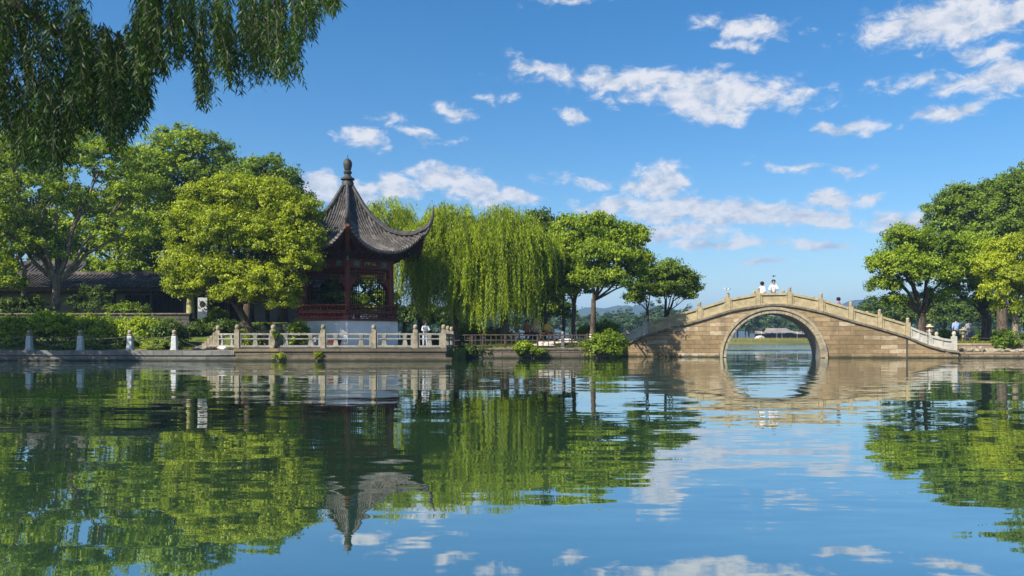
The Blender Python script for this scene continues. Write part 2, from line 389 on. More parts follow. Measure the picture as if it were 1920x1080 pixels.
def foliage(rs, lobes, n, size, clump=.42, aspect=.62, flat=.6, tvar=.27, droop=0.0):
    """leaf arrays for ellipsoid lobes (cx,cy,cz,rx,ry,rz[,weight])"""
    area = np.array([(l[3]*l[4]+l[3]*l[5]+l[4]*l[5])*(l[6] if len(l) > 6 else 1) for l in lobes]); area /= area.sum()
    C = []; T = []; O = []; cl = []
    for l, w in zip(lobes, area):
        lt = rs.normal()*.10
        cen = np.array(l[:3]); rad = np.array(l[3:6]); m = max(60, int(n*w)); per = 55
        k = max(4, m//per)
        u = unit(rs, k); u[:,2] = np.where(u[:,2] < -.45, -u[:,2]*.6, u[:,2]); u /= np.linalg.norm(u, axis=1, keepdims=True)
        q = .42 + .62*rs.random((k,1))**.6
        cc_ = cen + u*rad*q; cs = clump*(.45+.8*rs.random(k)); far_ = rs.rand(k) < .16; q[far_] *= (1.08+.2*rs.rand(far_.sum(),1)); cs[far_] *= .7; cc_ = cen + u*rad*q; ct = .5+lt+rs.normal(size=k)*tvar
        idx = rs.randint(0, k, m)
        off = unit(rs, m)*(rs.random((m,1))**.45)*np.array([1,1,flat])*cs[idx][:,None]
        off += u[idx]*(rs.random((m,1))-.35)*cs[idx][:,None]*.9
        off[:,2] -= droop*rs.random(m)*cs[idx]
        p = cc_[idx]+off
        C.append(p); O.append(u[idx]*.55 + off/cs[idx][:,None]*.55 + np.array([0,0,.55])); T.append(ct[idx]+rs.normal(size=m)*.20); cl.append(cc_)
    C = np.vstack(C); O = np.vstack(O); T = np.concatenate(T); N = len(C)
    nr = O + rs.normal(size=(N,3))*.55; nr /= np.linalg.norm(nr, axis=1, keepdims=True)
    d = np.cross(nr, unit(rs, N)); d[:,2] -= .25+droop
    ln = size*(.7+.6*rs.random(N)); return C, d, nr, ln, ln*aspect, T, cl

def tree(name, label, base, fork, lobes, n, size, mat='leaf_mid', seed=1, r0=.2, bark='bark', group=None, clump=.42,
         cat='tree', forks=None, whitewash=0, droop=0, aspect=.62, lean=None, sub=5):
    """base: foot; fork: where limbs leave (world); lobes in world coordinates"""
    rs = np.random.RandomState(seed); b = Vector(base)
    t = thing(name, label, cat, b, 0, group)
    loc = [tuple(np.array(l[:3])-np.array(b)) + tuple(l[3:]) for l in lobes]
    C, d, nr, ln, wd, T, cl = foliage(rs, loc, int(n*1.18), size*.87, clump*.95, aspect, droop=droop)
    leaf_mesh('crown', C, d, nr, ln, wd, T, mat, t)
    mb = MB(); fk = Vector(fork)-b
    mid = fk*.5 + Vector((rs.uniform(-.1,.1), rs.uniform(-.1,.1), 0))
    mb.tube([(0,0,-.3), (0,0,.02), fk*.15, mid, fk], [r0*1.5, r0*1.3, r0*1.02, r0*.88, r0*.8], 10)
    for l, c in zip(loc, cl):
        e = Vector(l[:3]); hgt = e.z-fk.z
        m1 = fk.lerp(e, .4) + Vector((0,0,abs(hgt)*.05)) + Vector(rs.normal(size=3)*.12)
        pts = [fk-(fk-mid)*.1, fk.lerp(m1, .5)+Vector((e.x-fk.x, e.y-fk.y, 0))*.06, m1, m1.lerp(e, .5)+Vector(rs.normal(size=3)*.1), e]
        r1 = r0*.55*(min(1, .55+.2*max(l[3:6])/1.5))
        mb.tube(pts, [r1*1.15, r1, r1*.75, r1*.55, r1*.3], 7)
        for q in c[rs.permutation(len(c))[:sub]]:
            q = Vector(q); s0 = pts[2].lerp(e, rs.uniform(.1, .95)); mm = s0.lerp(q, .5)+Vector(rs.normal(size=3)*.12)
            mb.tube([s0, mm, q], [r1*.36, r1*.24, r1*.08], 5)
    mb.build('trunk', bark, t, smooth=True)
    if whitewash:
        MB().tube([(0,0,0), fk*min(1, whitewash/fk.length)], [r0*1.36, r0*1.12], 12).build('painted_band', 'stem_wrap' if whitewash > 1 else 'limewash', t, smooth=True)
    return t

def lob(px, py, rx, ry, Y, rd=None, w=1):   # ellipsoid from measured position, half sizes in metres at that distance
    k = Y/F
    return (X(px, Y), Y, Z(py, Y), rx*k, (rd if rd else rx*k), ry*k, w)

def bush(name, label, c, r, n, size, mat, seed, group=None, cat='shrub', clump=.3, stems=7, flat=.6):
    rs = np.random.RandomState(seed); t = thing(name, label, cat, c, 0, group)
    k = 5; lobes = [(0,0,r[2]*.5, r[0]*.8, r[1]*.8, r[2]*.55, 2)]
    for i in range(k):
        a = rs.uniform(0, 6.28); q = rs.uniform(.35, .75)
        lobes.append((math.cos(a)*r[0]*q, math.sin(a)*r[1]*q, r[2]*rs.uniform(.3,.75), r[0]*rs.uniform(.25,.45), r[1]*rs.uniform(.25,.45), r[2]*rs.uniform(.25,.42)))
    C, d, nr, ln, wd, T, cl = foliage(rs, lobes, n, size, clump, flat=flat)
    C[:,2] = np.maximum(C[:,2], .02)
    leaf_mesh('foliage', C, d, nr, ln, wd, T, mat, t)
    mb = MB()
    for i in range(stems):
        q = Vector(cl[i % len(cl)][0]); mb.tube([(rs.uniform(-.1,.1), rs.uniform(-.1,.1), -.1), q*.5+Vector((0,0,.05)), q], [.025,.018,.008], 5)
    mb.build('stem', 'bark', t, smooth=True); return t

def strands(rs, starts, ends_z, lean, leaf, width, step, spread=.38, out=None, tints=None):
    """hanging shoots: returns leaf arrays and twig paths"""
    C = []; D = []; T = []; paths = []
    for i, (p, ez) in enumerate(zip(starts, ends_z)):
        p = np.array(p); Ln = max(.15, p[2]-ez); m = max(3, int(Ln/step))
        o = np.array(out[i]) if out is not None else np.array([0,0,0.])
        s = np.linspace(0, 1, m)[:, None]
        bow = o*(1-np.exp(-s*4)); sway = lean[i]*s**1.6
        pts = p + bow + sway + np.array([0,0,-Ln])*(s - .10*np.sin(np.minimum(s*3.14, 3.14))*0)
        pts = pts + rs.normal(size=(m,3))*leaf*.12
        az_ = rs.uniform(0, 6.28, m); lat = np.stack([np.cos(az_), np.sin(az_), np.zeros(m)], 1)
        d = lat*spread*(.5+rs.random((m,1))) + np.array([0,0,-1])
        d /= np.linalg.norm(d, axis=1, keepdims=True)
        C.append(pts+d*leaf*.5); D.append(d); T.append(np.full(m, tints[i] if tints is not None else .5)+rs.normal(size=m)*.14)
        paths.append(pts[::max(1, m//5)])
    C = np.vstack(C); D = np.vstack(D); T = np.concatenate(T); N = len(C)
    nr = rs.normal(size=(N,3)); ln = leaf*(.7+.6*rs.random(N))
    return C, D, nr, ln, np.full(N, width)*(.8+.4*rs.random(N)), T, paths

def willow(name, label, base, fork, domes, leaf=.15, width=.032, step=.035, seed=1, r0=.22, group=None, mat='leaf_willow', branches=(), bark='bark'):
    """domes: (cx,cy,cz,rx,ry,rz, z_low, z_high, clusters)"""
    rs = np.random.RandomState(seed); b = np.array(base); t = thing(name, label, 'tree', base, 0, group)
    A = []; mb = MB(); fk = Vector(fork)-Vector(base)
    mb.tube([(0,0,-.3),(0,0,.02),fk*.3,fk*.65,fk], [r0*1.4,r0*1.2,r0,r0*.9,r0*.8], 10)
    tw = MB()
    for (cx,cy,cz,rx,ry,rz,zl,zh,nc) in domes:
        cen = np.array([cx,cy,cz])-b
        for k in range(4):
            e = Vector(cen)+Vector((rs.uniform(-.6,.6)*rx, rs.uniform(-.6,.6)*ry, rz*rs.uniform(.2,.7)))
            mb.tube([fk, fk.lerp(e,.35)+Vector((0,0,.3)), fk.lerp(e,.7)+Vector((0,0,.3)), e], [r0*.5,r0*.38,r0*.24,r0*.06], 6)
        for c in range(nc):
            u = unit(rs, 1)[0]; u[2] = abs(u[2])*.9+.02
            if rs.rand() < .3: u[2] *= .25
            u /= np.linalg.norm(u); c0 = cen+u*np.array([rx,ry,rz])*rs.uniform(.72,1.03)
            zlo = zl-b[2]+rs.uniform(0,1)**1.2*(zh-zl); Lc = c0[2]-zlo
            if rs.rand() < .62: zlo = max(zlo, c0[2]-rs.uniform(.8,2.2))
            m = rs.randint(8, 15); hor = np.array([u[0],u[1],0])
            st_ = c0 + rs.normal(size=(m,3))*np.array([.25,.25,.18]); ez = zlo + rs.random(m)*1.3
            tn = .52+rs.normal()*.24
            C,D,nr,ln,wd,T,pa = strands(rs, st_, ez, (rs.normal(size=(m,3))*.13+rs.normal(size=3)*.09)*np.array([1,1,0]), leaf, width, step, .62, out=[hor*rs.uniform(.2,.85)]*m, tints=np.full(m,tn))
            A.append((C,D,nr,ln,wd,T))
            tw.tube([Vector(cen*.6+c0*.4), Vector(c0)+Vector((0,0,.12)), Vector(c0)+Vector(hor*.3), Vector(pa[0][-1])], [.02,.014,.008,.004], 4)
    arr = [np.concatenate([a[i] for a in A]) for i in range(6)]
    leaf_mesh('crown', *arr, mat, t)
    for pts, rr in branches: tw.tube([Vector(p)-Vector(base) for p in pts], rr, 6)
    mb.v, o = mb.v + tw.v, len(mb.v); mb.f += [tuple(i+o for i in f) for f in tw.f]
    mb.build('trunk', bark, t, smooth=True); return t

# ------------------------------------------------------------------ people
def skin_obj(name, verts, edges, radii, mat, parent, sub=2):
    me = bpy.data.meshes.new(name); bm = bmesh.new(); ly = bm.verts.layers.skin.verify(); vs = []
    for i, (p, r) in enumerate(zip(verts, radii)):
        v = bm.verts.new(p); r = r if hasattr(r, '__len__') else (r, r)
        v[ly].radius = r; v[ly].use_root = (i == 0); vs.append(v)
    for a, b_ in edges: bm.edges.new((vs[a], vs[b_]))
    bm.to_mesh(me); bm.free(); me.materials.append(M[mat])
    o = bpy.data.objects.new(name, me); COL.objects.link(o); o.parent = parent
    sk_ = o.modifiers.new('skin', 'SKIN'); sk_.use_smooth_shade = True; sk_.branch_smoothing = .3
    ss = o.modifiers.new('sub', 'SUBSURF'); ss.levels = sub; ss.render_levels = sub
    return o
def person(label, loc, rz, h=1.66, pose='stand', top='cloth_white', legs='cloth_navy', hat=None, hood=None, group=None, sc=1.0):
    """faces local -y"""
    t = thing('person', label, 'person', loc, rz, group); k = h/1.7; t.scale = (sc, sc, sc)
    seat = pose == 'sit'; hip = .46 if seat else .92; ln = {'lean': -.14, 'walk': -.05, 'sit': -.06}.get(pose, -.02)
    hp = (0, 0, hip); ch = (0, ln*.6, hip+.32); nk = (0, ln, hip+.53); hd0 = (0, ln-.02, hip+.60); hd1 = (0, ln-.03, hip+.70); hd2 = (0, ln-.02, hip+.765)
    V = [hp, (0, ln*.3, hip+.16), ch, nk, hd0, hd1, hd2]; E = [(0,1),(1,2),(2,3),(3,4),(4,5),(5,6)]; Rr = [(.15,.10),(.13,.09),(.165,.10),(.055,.055),(.06,.07),(.078,.095),(.06,.07)]
    arms = []; legp = []
    for s in (-1, 1):
        sh = (s*.17, ln, hip+.46)
        if pose == 'lean': el_, wr = (s*.25, ln-.08, hip+.22), (s*.14, ln-.30, hip+.20)
        elif pose == 'walk': el_, wr = (s*.23, ln+s*.10, hip+.20), (s*.22, ln+s*.12-.10, hip+.0)
        elif pose == 'sit': el_, wr = (s*.23, ln-.04, hip+.20), (s*.13, ln-.28, hip+.13)
        else: el_, wr = (s*.23, ln+.02, hip+.20), (s*.20, ln-.12, hip+.04)
        i = len(V); V += [sh, el_, wr, tuple(np.array(wr)+(np.array(wr)-np.array(el_))*.35)]; E += [(2,i),(i,i+1),(i+1,i+2),(i+2,i+3)]; Rr += [.058,.042,.030,.026]; arms.append((sh, el_, wr))
        j = len(V)
        if seat: kn, an, to = (s*.11,-.42,hip+.02), (s*.12,-.42,.07), (s*.13,-.58,.04)
        elif pose == 'walk': kn, an, to = (s*.10,-.12-s*.10,.50), (s*.10,.05-s*.22,.08), (s*.10,-.13-s*.22,.04)
        else: kn, an, to = (s*.10,-.03,.50), (s*.11,0,.08), (s*.12,-.16,.04)
        V += [(s*.09, 0, hip-.06), kn, an, to]; E += [(0,j),(j,j+1),(j+1,j+2),(j+2,j+3)]; Rr += [.085,.058,.038,.034]; legp.append(((s*.09,0,hip-.06), kn, an))
    sc_ = lambda L: [tuple(np.array(p)*k) for p in L]
    skin_obj('body', sc_(V), E, [tuple(np.array(r if hasattr(r,'__len__') else (r,r))*k) for r in Rr], 'skin', t)
    # shirt
    V = [hp, (0, ln*.3, hip+.16), ch, (0, ln, hip+.49)]; E = [(0,1),(1,2),(2,3)]; Rr = [(.185,.135),(.165,.12),(.19,.125),(.10,.09)]
    for sh, el_, wr in arms:
        i = len(V); m = tuple(np.array(el_)*.35+np.array(wr)*.65); V += [sh, el_, m]; E += [(2,i),(i,i+1),(i+1,i+2)]; Rr += [.085,.066,.056]
    skin_obj('shirt', sc_(V), E, [tuple(np.array(r if hasattr(r,'__len__') else (r,r))*k) for r in Rr], top, t)
    V = [(0,0,hip+.03)]; E = []; Rr = [(.168,.125)]
    for a, kn, an in legp:
        i = len(V); V += [a, kn, tuple(np.array(an)+np.array((0,0,.04)))]; E += [(0,i),(i,i+1),(i+1,i+2)]; Rr += [.105,.08,.06]
    skin_obj('trousers', sc_(V), E, [tuple(np.array(r if hasattr(r,'__len__') else (r,r))*k) for r in Rr], legs, t)
    hc = (0, (ln-.0)*k, (hip+.715)*k)
    MB().lathe([(.02,-.09),(.08,-.07),(.103,-.02),(.106,.03),(.09,.075),(.05,.10),(.005,.108)], (hc[0], hc[1]+.022, hc[2]), 14).build('hair', 'hair', t, smooth=True)
    nz = hip+.675
    MB().cbox(0, (ln-.135)*k, (nz-.02)*k, .025, .035, .05).build('nose', 'skin', t)
    eyes = MB()
    for s in (-1, 1): eyes.cbox(s*.032*k, (ln-.122)*k, (nz+.03)*k, .022, .01, .010)
    eyes.build('eyes', 'hair', t)
    if hat: MB().lathe([(.27,-.03),(.26,-.01),(.13,.04),(.11,.12),(.02,.16)], hc, 16).build('hat', hat, t, smooth=True)
    if hood:
        MB().lathe([(.22,-.42),(.19,-.2),(.16,-.05),(.15,.05),(.10,.13),(.01,.155)], (hc[0], hc[1]+.04, hc[2]), 14).build('hood', hood, t, smooth=True)
    return t

def zfunc(x, y):
    """height of the garden ground on the pavilion side"""
    def sm(a, b, v): q = min(1, max(0, (v-a)/(b-a))); return q*q*(3-2*q)
    left = .47 + .45*sm(35.8, 39, y) + 1.05*sm(39.4, 39.9, y)
    slope = .47 + 1.15*sm(36.2, 42.5, y) + .3*sm(42.5, 46, y)
    terr = .50 + .5*sm(43, 46, y)
    right = .50 + .35*sm(39.3, 42.5, y)
    a = sm(-16.1, -15.7, x); z = left*(1-a)+slope*a
    a = sm(-12.5, -11.2, x); z = z*(1-a)+terr*a
    a = sm(-3.2, -2.2, x); z = z*(1-a)+right*a
    return z + .03*math.sin(x*1.7)*math.sin(y*1.3)*(0 if y < 36.6 else 1)

# ================================================================== SETTING
def struct(mb, name, mat, smooth=False):
    return tag(mb.build(name, mat, smooth=smooth), kind='structure')
struct(MB().grid([[(x, y, -1.6) for x in (-4000, -800, 0, 800, 4000)] for y in (-200, 0, 150, 900, 6000)]), 'lake_bed', 'bed')
struct(MB().grid([[(x, y, 0) for x in (-500, -100, 0, 100, 500)] for y in (-40, 0, 40, 100, 156.5)]), 'water', 'water')

def ground_patch():
    xs = np.concatenate([np.arange(-62, -17, 2.0), np.arange(-17, 10.6, .45)]); rows = []
    cols = []
    for x in xs:
        y0 = 35.9 if x < -2.6 else 39.1
        if x > 4.5: y0 = 39.1 + min(x-4.5, 1.1)*3.0
        ys = [y0, y0] + list(np.linspace(y0, 47, 26)[1:]) + [52, 60, 72, 72]
        cols.append([(x, y, (-1.2 if i in (0, len(ys)-1) else zfunc(x, y))) for i, y in enumerate(ys)])
    last = [(p[0], p[1], -1.2) for p in cols[-1]]; cols.append(last)
    cols.reverse()
    return MB().grid(cols)
struct(ground_patch(), 'garden_ground', 'grass_ground', True)

def zright(x, y):
    def sm(a, b, v): q = min(1, max(0, (v-a)/(b-a))); return q*q*(3-2*q)
    return .30 + .42*sm(39.9, 40.3, y) - .1*sm(44, 50, y) + .02*math.sin(x*2.1+y)
def right_patch():
    cols = []
    for x in np.concatenate([np.arange(20.4, 40, .6), np.arange(40, 90, 4)]):
        y0 = 39.0
        ys = [y0, y0] + list(np.linspace(39.0, 42, 16)[1:]) + [44, 46, 49, 54, 62, 75, 95, 95]
        cols.append([(x+max(0, y-42.5)*.42, y, (-1.2 if i in (0, len(ys)-1) else zright(x, y))) for i, y in enumerate(ys)])
    cols.insert(0, [(p[0]-.02, p[1], -1.2) for p in cols[0]]); cols.reverse()
    return MB().grid(cols)
struct(right_patch(), 'park_ground', 'grass_ground', True)
# far shore and the hills beyond
def far_patch():
    cols = []
    for x in np.linspace(-900, 900, 91):
        e = 155 + 2.5*math.sin(x*.05) + 1.5*math.sin(x*.13)
        cols.append([(x, e, -1), (x, e, .15), (x, e+3, .55), (x, 175, .7), (x, 260, .8), (x, 900, 1), (x, 3500, 1)])
    cols.reverse(); return MB().grid(cols)
struct(far_patch(), 'far_shore', 'far_grass')
def hills():
    pr = [(-900,560),(300,572),(700,570),(900,574),(965,577),(1010,583),(1060,588),(1110,580),(1150,579),(1200,573),(1235,578),(1290,592),(1400,604),(1500,598),(1545,588),(1556,573),(1570,580),(1592,567),(1612,566),(1630,571),(1655,562),(1690,568),(1740,566),(1800,572),(1860,566),(2000,575),(2800,560)]
    px = [p[0] for p in pr]; rows = []
    rs = np.random.RandomState(4)
    for y in np.linspace(1000, 1750, 26):
        row = []
        for q in np.arange(-900, 2801, 12.0):
            x = X(q, 1350); hgt = (H-np.interp(q, px, [p[1] for p in pr]))/F*1350
            w = math.exp(-((y-1350-60*math.sin(q*.01))/190)**2)
            row.append((x, y, .9 + hgt*w*(1+.05*math.sin(q*.11+y*.02)) + rs.rand()*1.6*w))
        rows.append(row)
    return MB().grid(rows)
struct(hills(), 'distant_hills', 'hillside', True)
# ground behind and left of the viewer on which the overhanging willow stands
nb = MB().prism([(-30,-18),(8,-18),(6,-3.5),(0,-1.2),(-4,-1.0),(-6.2,3),(-7.0,7),(-7.6,10),(-9.5,12),(-14,13),(-30,14)], -1.4, .42)
struct(nb, 'near_bank', 'grass_ground')

# ------------------------------------------------------------------ quay and terrace
q = thing('stone_quay', 'long low grey stone quay wall along the garden under the chain posts', 'quay wall', (-29, 34, 0))
MB().box(-19, 17.2, 0, 2.1, .24, .455).build('coping', 'quay_stone', q, bevel=.012)
MB().box(-19, 17.2, .05, 2.0, -1.4, .24).build('wall', 'quay_stone', q)
MB().box(-19, 17.2, -.07, .0495, -1.4, .085).build('footing', 'quay_stone', q, bevel=.01)
q = thing('stone_terrace', 'stone platform over the water carrying the pavilion and its balustrade', 'terrace', (-7.28, 33.9, 0))
MB().box(-4.52, 4.52, 0, 10, .40, .545).build('paving_edge', 'terrace_stone', q, bevel=.015)
MB().box(-4.46, 4.46, .06, 9.9, -1.4, .40).build('wall', 'terrace_stone', q)
MB().box(-4.5, 4.75, -.06, .055, -1.4, .15).build('footing', 'terrace_stone', q, bevel=.02)
q = thing('bank_wall', 'low dark rubble wall at the waterline below the wooden fence', 'bank wall', (0, 38.75, 0))
MB().box(-2.6, 4.7, 0, .5, -1.3, .42).build('wall', 'bank_stone', q)
MB().box(-2.6, 4.4, -.04, .56, .42, .50).build('capping', 'coping', q, bevel=.01)

MB_ = MB
def rock(name, label, loc, size, mat, seed, group=None, rz=0, cat='rock'):
    bm = bmesh.new(); bmesh.ops.create_icosphere(bm, subdivisions=3, radius=1)
    rs = random.Random(seed); dirs = [Vector((rs.gauss(0,1), rs.gauss(0,1), rs.gauss(0,1))).normalized() for _ in range(16)]; cut = [rs.uniform(.55,.95) for _ in dirs]
    for v in bm.verts:
        p = v.co.copy()
        for d, c in zip(dirs, cut):
            k = p.dot(d)
            if k > c: p -= d*(k-c)*.9
        p += p.normalized()*rs.uniform(-.03,.03)
        v.co = Vector((p.x*size[0], p.y*size[1], p.z*size[2]+size[2]*.7))
    me = bpy.data.meshes.new(name); bm.to_mesh(me); bm.free(); me.materials.append(M[mat])
    o = bpy.data.objects.new(name, me); COL.objects.link(o); o.location = loc; o.rotation_euler = (0,0,rz)
    return tag(o, label, cat, group)

# post of a balustrade: square shaft, collar, carved head
def post_mb(x, y, z, h, w, head=.24, sides=10):
    mb = MB(); sh = h-head
    mb.cbox(x, y, z, w, w, sh, top=.94)
    r = w*.42
    mb.lathe([(r*.95,0),(r*1.1,.02),(r*.7,.045),(r*.95,.06),(r*1.08,head*.45),(r*1.05,head*.7),(r*.8,head*.9),(r*.25,head)], (x,y,z+sh), sides)
    return mb
def rail_bay(mb, a, b, z, top, mid, low, w=.13):
    """open stone railing between two points on the ground plan"""
    a = Vector((a[0],a[1],0)); b = Vector((b[0],b[1],0)); L = (b-a).length; d = (b-a)/L
    for (h, t) in ((top,.08),(mid,.055),(low,.09)):
        mb.bar(a+Vector((0,0,z+h)), b+Vector((0,0,z+h)), w if h != mid else w*.8, t)
    n = max(1, round(L/1.05))
    for i in range(n):
        c = a+d*L*(i+.5)/n; rz = math.atan2(d.y, d.x)
        mb.cbox(c.x, c.y, z+low, .24, w*.7, mid-low, rz, .55)
        mb.cbox(c.x, c.y, z+mid, .12, w*.7, top-mid, rz, 1.9)
    for e in (a+d*.14, b-d*.14):
        mb.cbox(e.x, e.y, z+low, .10, w*.9, top-low, math.atan2(d.y, d.x))
    return mb
# balustrade round the terrace
q = thing('terrace_balustrade', 'open stone balustrade with round headed posts along the pavilion terrace edge', 'balustrade', (-7.28, 34.15, .545))
ox, oy = -7.28, 34.15
pp = [(X(px, 34.15)-ox, 0) for px in (445, 513, 606, 701, 779, 832)]
pl = (X(409, 35.6)-ox, 35.6-oy); pr_ = (X(832, 34.15)-ox, 2.2); pr2 = (X(832,34.15)-ox, 4.4)
for i, p in enumerate(pp): post_mb(p[0], p[1], -.005, 1.02, .215 if i != 1 else .26).build('post', 'post_stone', q, smooth=True)
post_mb(*pl, -.03, 1.02, .215).build('post', 'post_stone', q, smooth=True)
for p in (pr_, pr2): post_mb(*p, -.005, 1.0, .2).build('post', 'post_stone', q, smooth=True)
for a, b in list(zip(pp[:-1], pp[1:])) + [(pl, pp[0]), (pp[-1], pr_), (pr_, pr2)]:
    rail_bay(MB(), a, b, 0, .60, .40, .08).build('railing', 'rail_stone', q, bevel=.008)
# scroll stone that ends the run
mb = MB()
for i in range(7):
    t = i/6; mb.cbox(pl[0]-.16-.12*i, pl[1], -.1, .13, .16, .62*(1-t)**1.4+.16)
mb.build('scroll_stone', 'post_stone', q, bevel=.03)
# inner older balustrade behind it
q = thing('inner_balustrade', 'short broken stone railing behind the terrace balustrade near the leaning trunk', 'balustrade', (X(500,37.6), 37.6, .50))
px0 = X(500,37.6)
for p, h, w in ((478,.95,.2),(494,1.12,.27),(523,1.1,.3)):
    post_mb(X(p,37.6)-px0, 0, -.05, h, w).build('post', 'post_stone', q, smooth=True)
for a, b in ((478,494),(494,523)):
    rail_bay(MB(), (X(a,37.6)-px0,0), (X(b,37.6)-px0,0), .1, .70, .48, .08, .12).build('railing', 'rail_stone', q, bevel=.008)
for k, (p, h, lab) in enumerate(((541, 1.15, 'slender upright grey stone post at the corner of the white base'), (550, 1.0, 'shorter stout upright stone post leaning against the white base'), (558,1.2,'tallest upright stone post touching the white pavilion base'))):
    o = post_mb(0, 0, 0, h, .22 if k != 1 else .3, .12).build('stone_post', 'grey_rock', smooth=True); o.location = (X(p,36.4+.1*k), 36.4+.1*k, .53); o.rotation_euler = (0, R(3*(k-1)), k)
    tag(o, lab, 'stone post', 'upright stones beside the pavilion base')
o = MB().lathe([(.17,0),(.2,.02),(.27,.30),(.30,.32),(.30,.37),(.25,.37),(.24,.33),(.02,.32)], (0,0,0), 16).build('flower_pot', 'rafter_wood', smooth=True)
o.location = (X(628,34.9), 34.9, .545); tag(o, 'red brown glazed pot standing behind the terrace railing', 'flower pot')

# ------------------------------------------------------------------ chain posts
BY = 34.55
blabs = ['chain post carrying the chains that run past the picture edge', 'pale chain post farthest from the terrace of those in view', 'pale chain post second in the row counted from the far garden hall',
         'pale chain post next but one to the terrace balustrade', 'pale chain post on the quay nearest to the terrace']
bx = [X(p, BY) for p in (-42, 55, 151, 244, 327)]
for i, x in enumerate(bx):
    t = thing('chain_post', blabs[i], 'bollard', (x, BY, .455), 0, 'pale stone chain posts along the quay')
    MB().cbox(0, 0, 0, .245, .245, .62, top=.78).build('shaft', 'bollard_stone', t, bevel=.02)
    MB().cbox(0, 0, -.002, .29, .29, .05).build('plinth', 'bollard_stone', t, bevel=.01)
    MB().lathe([(.08,0),(.11,.02),(.11,.05),(.07,.075),(.095,.12),(.105,.17),(.09,.22),(.05,.255),(.01,.265)], (0,0,.62), 14).build('ball_head', 'post_stone', t, smooth=True)
def chain(a, b, sag, label):
    pts = []; rr = []
    for i in range(61):
        t = i/60; p = Vector(a).lerp(Vector(b), t); p.z -= sag*4*t*(1-t); pts.append(p-Vector(a)); rr.append(.020 if i % 2 else .009)
    o = MB().tube(pts, rr, 5).build('iron_chain', 'iron', smooth=False); o.location = a
    tag(o, label, 'chain', 'iron chains between the quay posts')
nm = ['edge of view and first post', 'first and second post', 'second and third post', 'third and last post']
for i in range(4):
    for z, sg, w in ((.60,.09,'upper taut'), (.52,.30,'lower sagging')):
        chain((bx[i]+.13, BY, .455+z), (bx[i+1]-.13, BY, .455+z), sg, f'{w} chain between {nm[i]} along the quay')
chain((bx[4]+.13, BY, 1.0), (X(395,35.3), 35.3, .60), .14, 'chain dropping from the last post down to the rocks')
for k, (px, py, Y, s, m, lab) in enumerate(((388,652,35.3,(.32,.25,.13),'rock','flat brown rock beside the last chain end'), (402,650,35.6,(.28,.25,.2),'rock','rounded brown rock at the foot of the scroll stone'),
        (420,652,35.0,(.35,.2,.12),'pale_rock','pale flat rock before the end balustrade post'), (370,654,35.2,(.3,.25,.1),'grey_rock','low grey rock on the quay edge by the shrubs'),
        (1035,643,40.6,(.95,.5,.16),'pale_rock','long pale slab rock behind the wooden fence'), (1062,640,40.9,(.7,.45,.2),'pale_rock','taller pale rock behind the fence post'),
        (1020,648,39.9,(.8,.35,.12),'pale_rock','low pale slab at the fence foot'))):
    z = zfunc(X(px,Y), Y)
    rock('rock', lab, (X(px,Y), Y, z-.03), s, m, 20+k)

# ------------------------------------------------------------------ retaining wall of the upper garden
q = thing('retaining_wall', 'dark retaining wall with pale capping behind the shrubs', 'garden wall', (-30, 39.5, .5))
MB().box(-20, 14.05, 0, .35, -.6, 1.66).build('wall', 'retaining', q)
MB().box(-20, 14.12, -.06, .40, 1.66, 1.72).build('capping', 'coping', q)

# ------------------------------------------------------------------ covered corridor (long dark roofed building)
def tiled_roof(mbt, x0, x1, y0, z0, y1, z1, step=.23, r=.055, sag=.10):
    n = int((x1-x0)/step); rows = []
    def pt(x, t): return Vector((x, y0+(y1-y0)*t, z0+(z1-z0)*t - sag*4*t*(1-t)*.6))
    mbt.grid([[pt(x, t) for x in (x0, x1)] for t in np.linspace(0, 1, 7)])
    for i in range(n+1):
        x = x0+(x1-x0)*i/n; mbt.tube([pt(x, t)+Vector((0,0,.02)) for t in np.linspace(0, 1, 9)], [r*(1 if j % 2 else .86) for j in range(9)], 6)
c = thing('corridor_building', 'long low garden corridor with dark tiled roof and white panels', 'building', (-29, 46, 1.95))
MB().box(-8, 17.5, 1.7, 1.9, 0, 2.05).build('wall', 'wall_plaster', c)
mb = MB(); tiled_roof(mb, -3.0, 18.0, -.65, 1.95, 1.8, 2.85); tiled_roof(mb, -3.0, 18.0, 4.2, 1.95, 1.802, 2.85)
mb.box(-3.0, 18.0, 1.72, 1.88, 2.82, 3.02); mb.build('roof', 'tile', c, smooth=True)
MB().box(-3, 18, -.45, -.38, 1.72, 1.93).build('eave_board', 'dark_wood', c)
mb = MB(); mb.tube([(18.0,1.8,3.0),(18.3,1.8,3.08),(18.7,1.8,3.35)],[.1,.08,.03],6); mb.build('ridge_horn', 'tile_dark', c, smooth=True)
for i in range(10): MB().tube([(-2.6+2.2*i,-.2,0),(-2.6+2.2*i,-.2,1.8)], .11, 10).build('column', 'dark_wood', c, smooth=True)
MB().box(-3, 18, .0, 1.69, 1.70, 1.78).build('ceiling', 'dark_wood', c)
for i, (a, b_) in enumerate(((-1.8,.6),(2.2,3.6),(4.2,5.2),(14.4,15.4))):
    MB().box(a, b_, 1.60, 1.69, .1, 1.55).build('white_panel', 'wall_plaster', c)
for i, (a, b_) in enumerate(((6.0,9.4),(10,13.6))):
    mb = MB(); mb.box(a, b_, 1.62, 1.68, 0, 1.6)
    for k in range(int((b_-a)/.25)): mb.box(a+.25*k, a+.25*k+.05, 1.57, 1.62, .1, 1.6)
    mb.build('timber_screen', 'dark_wood', c)
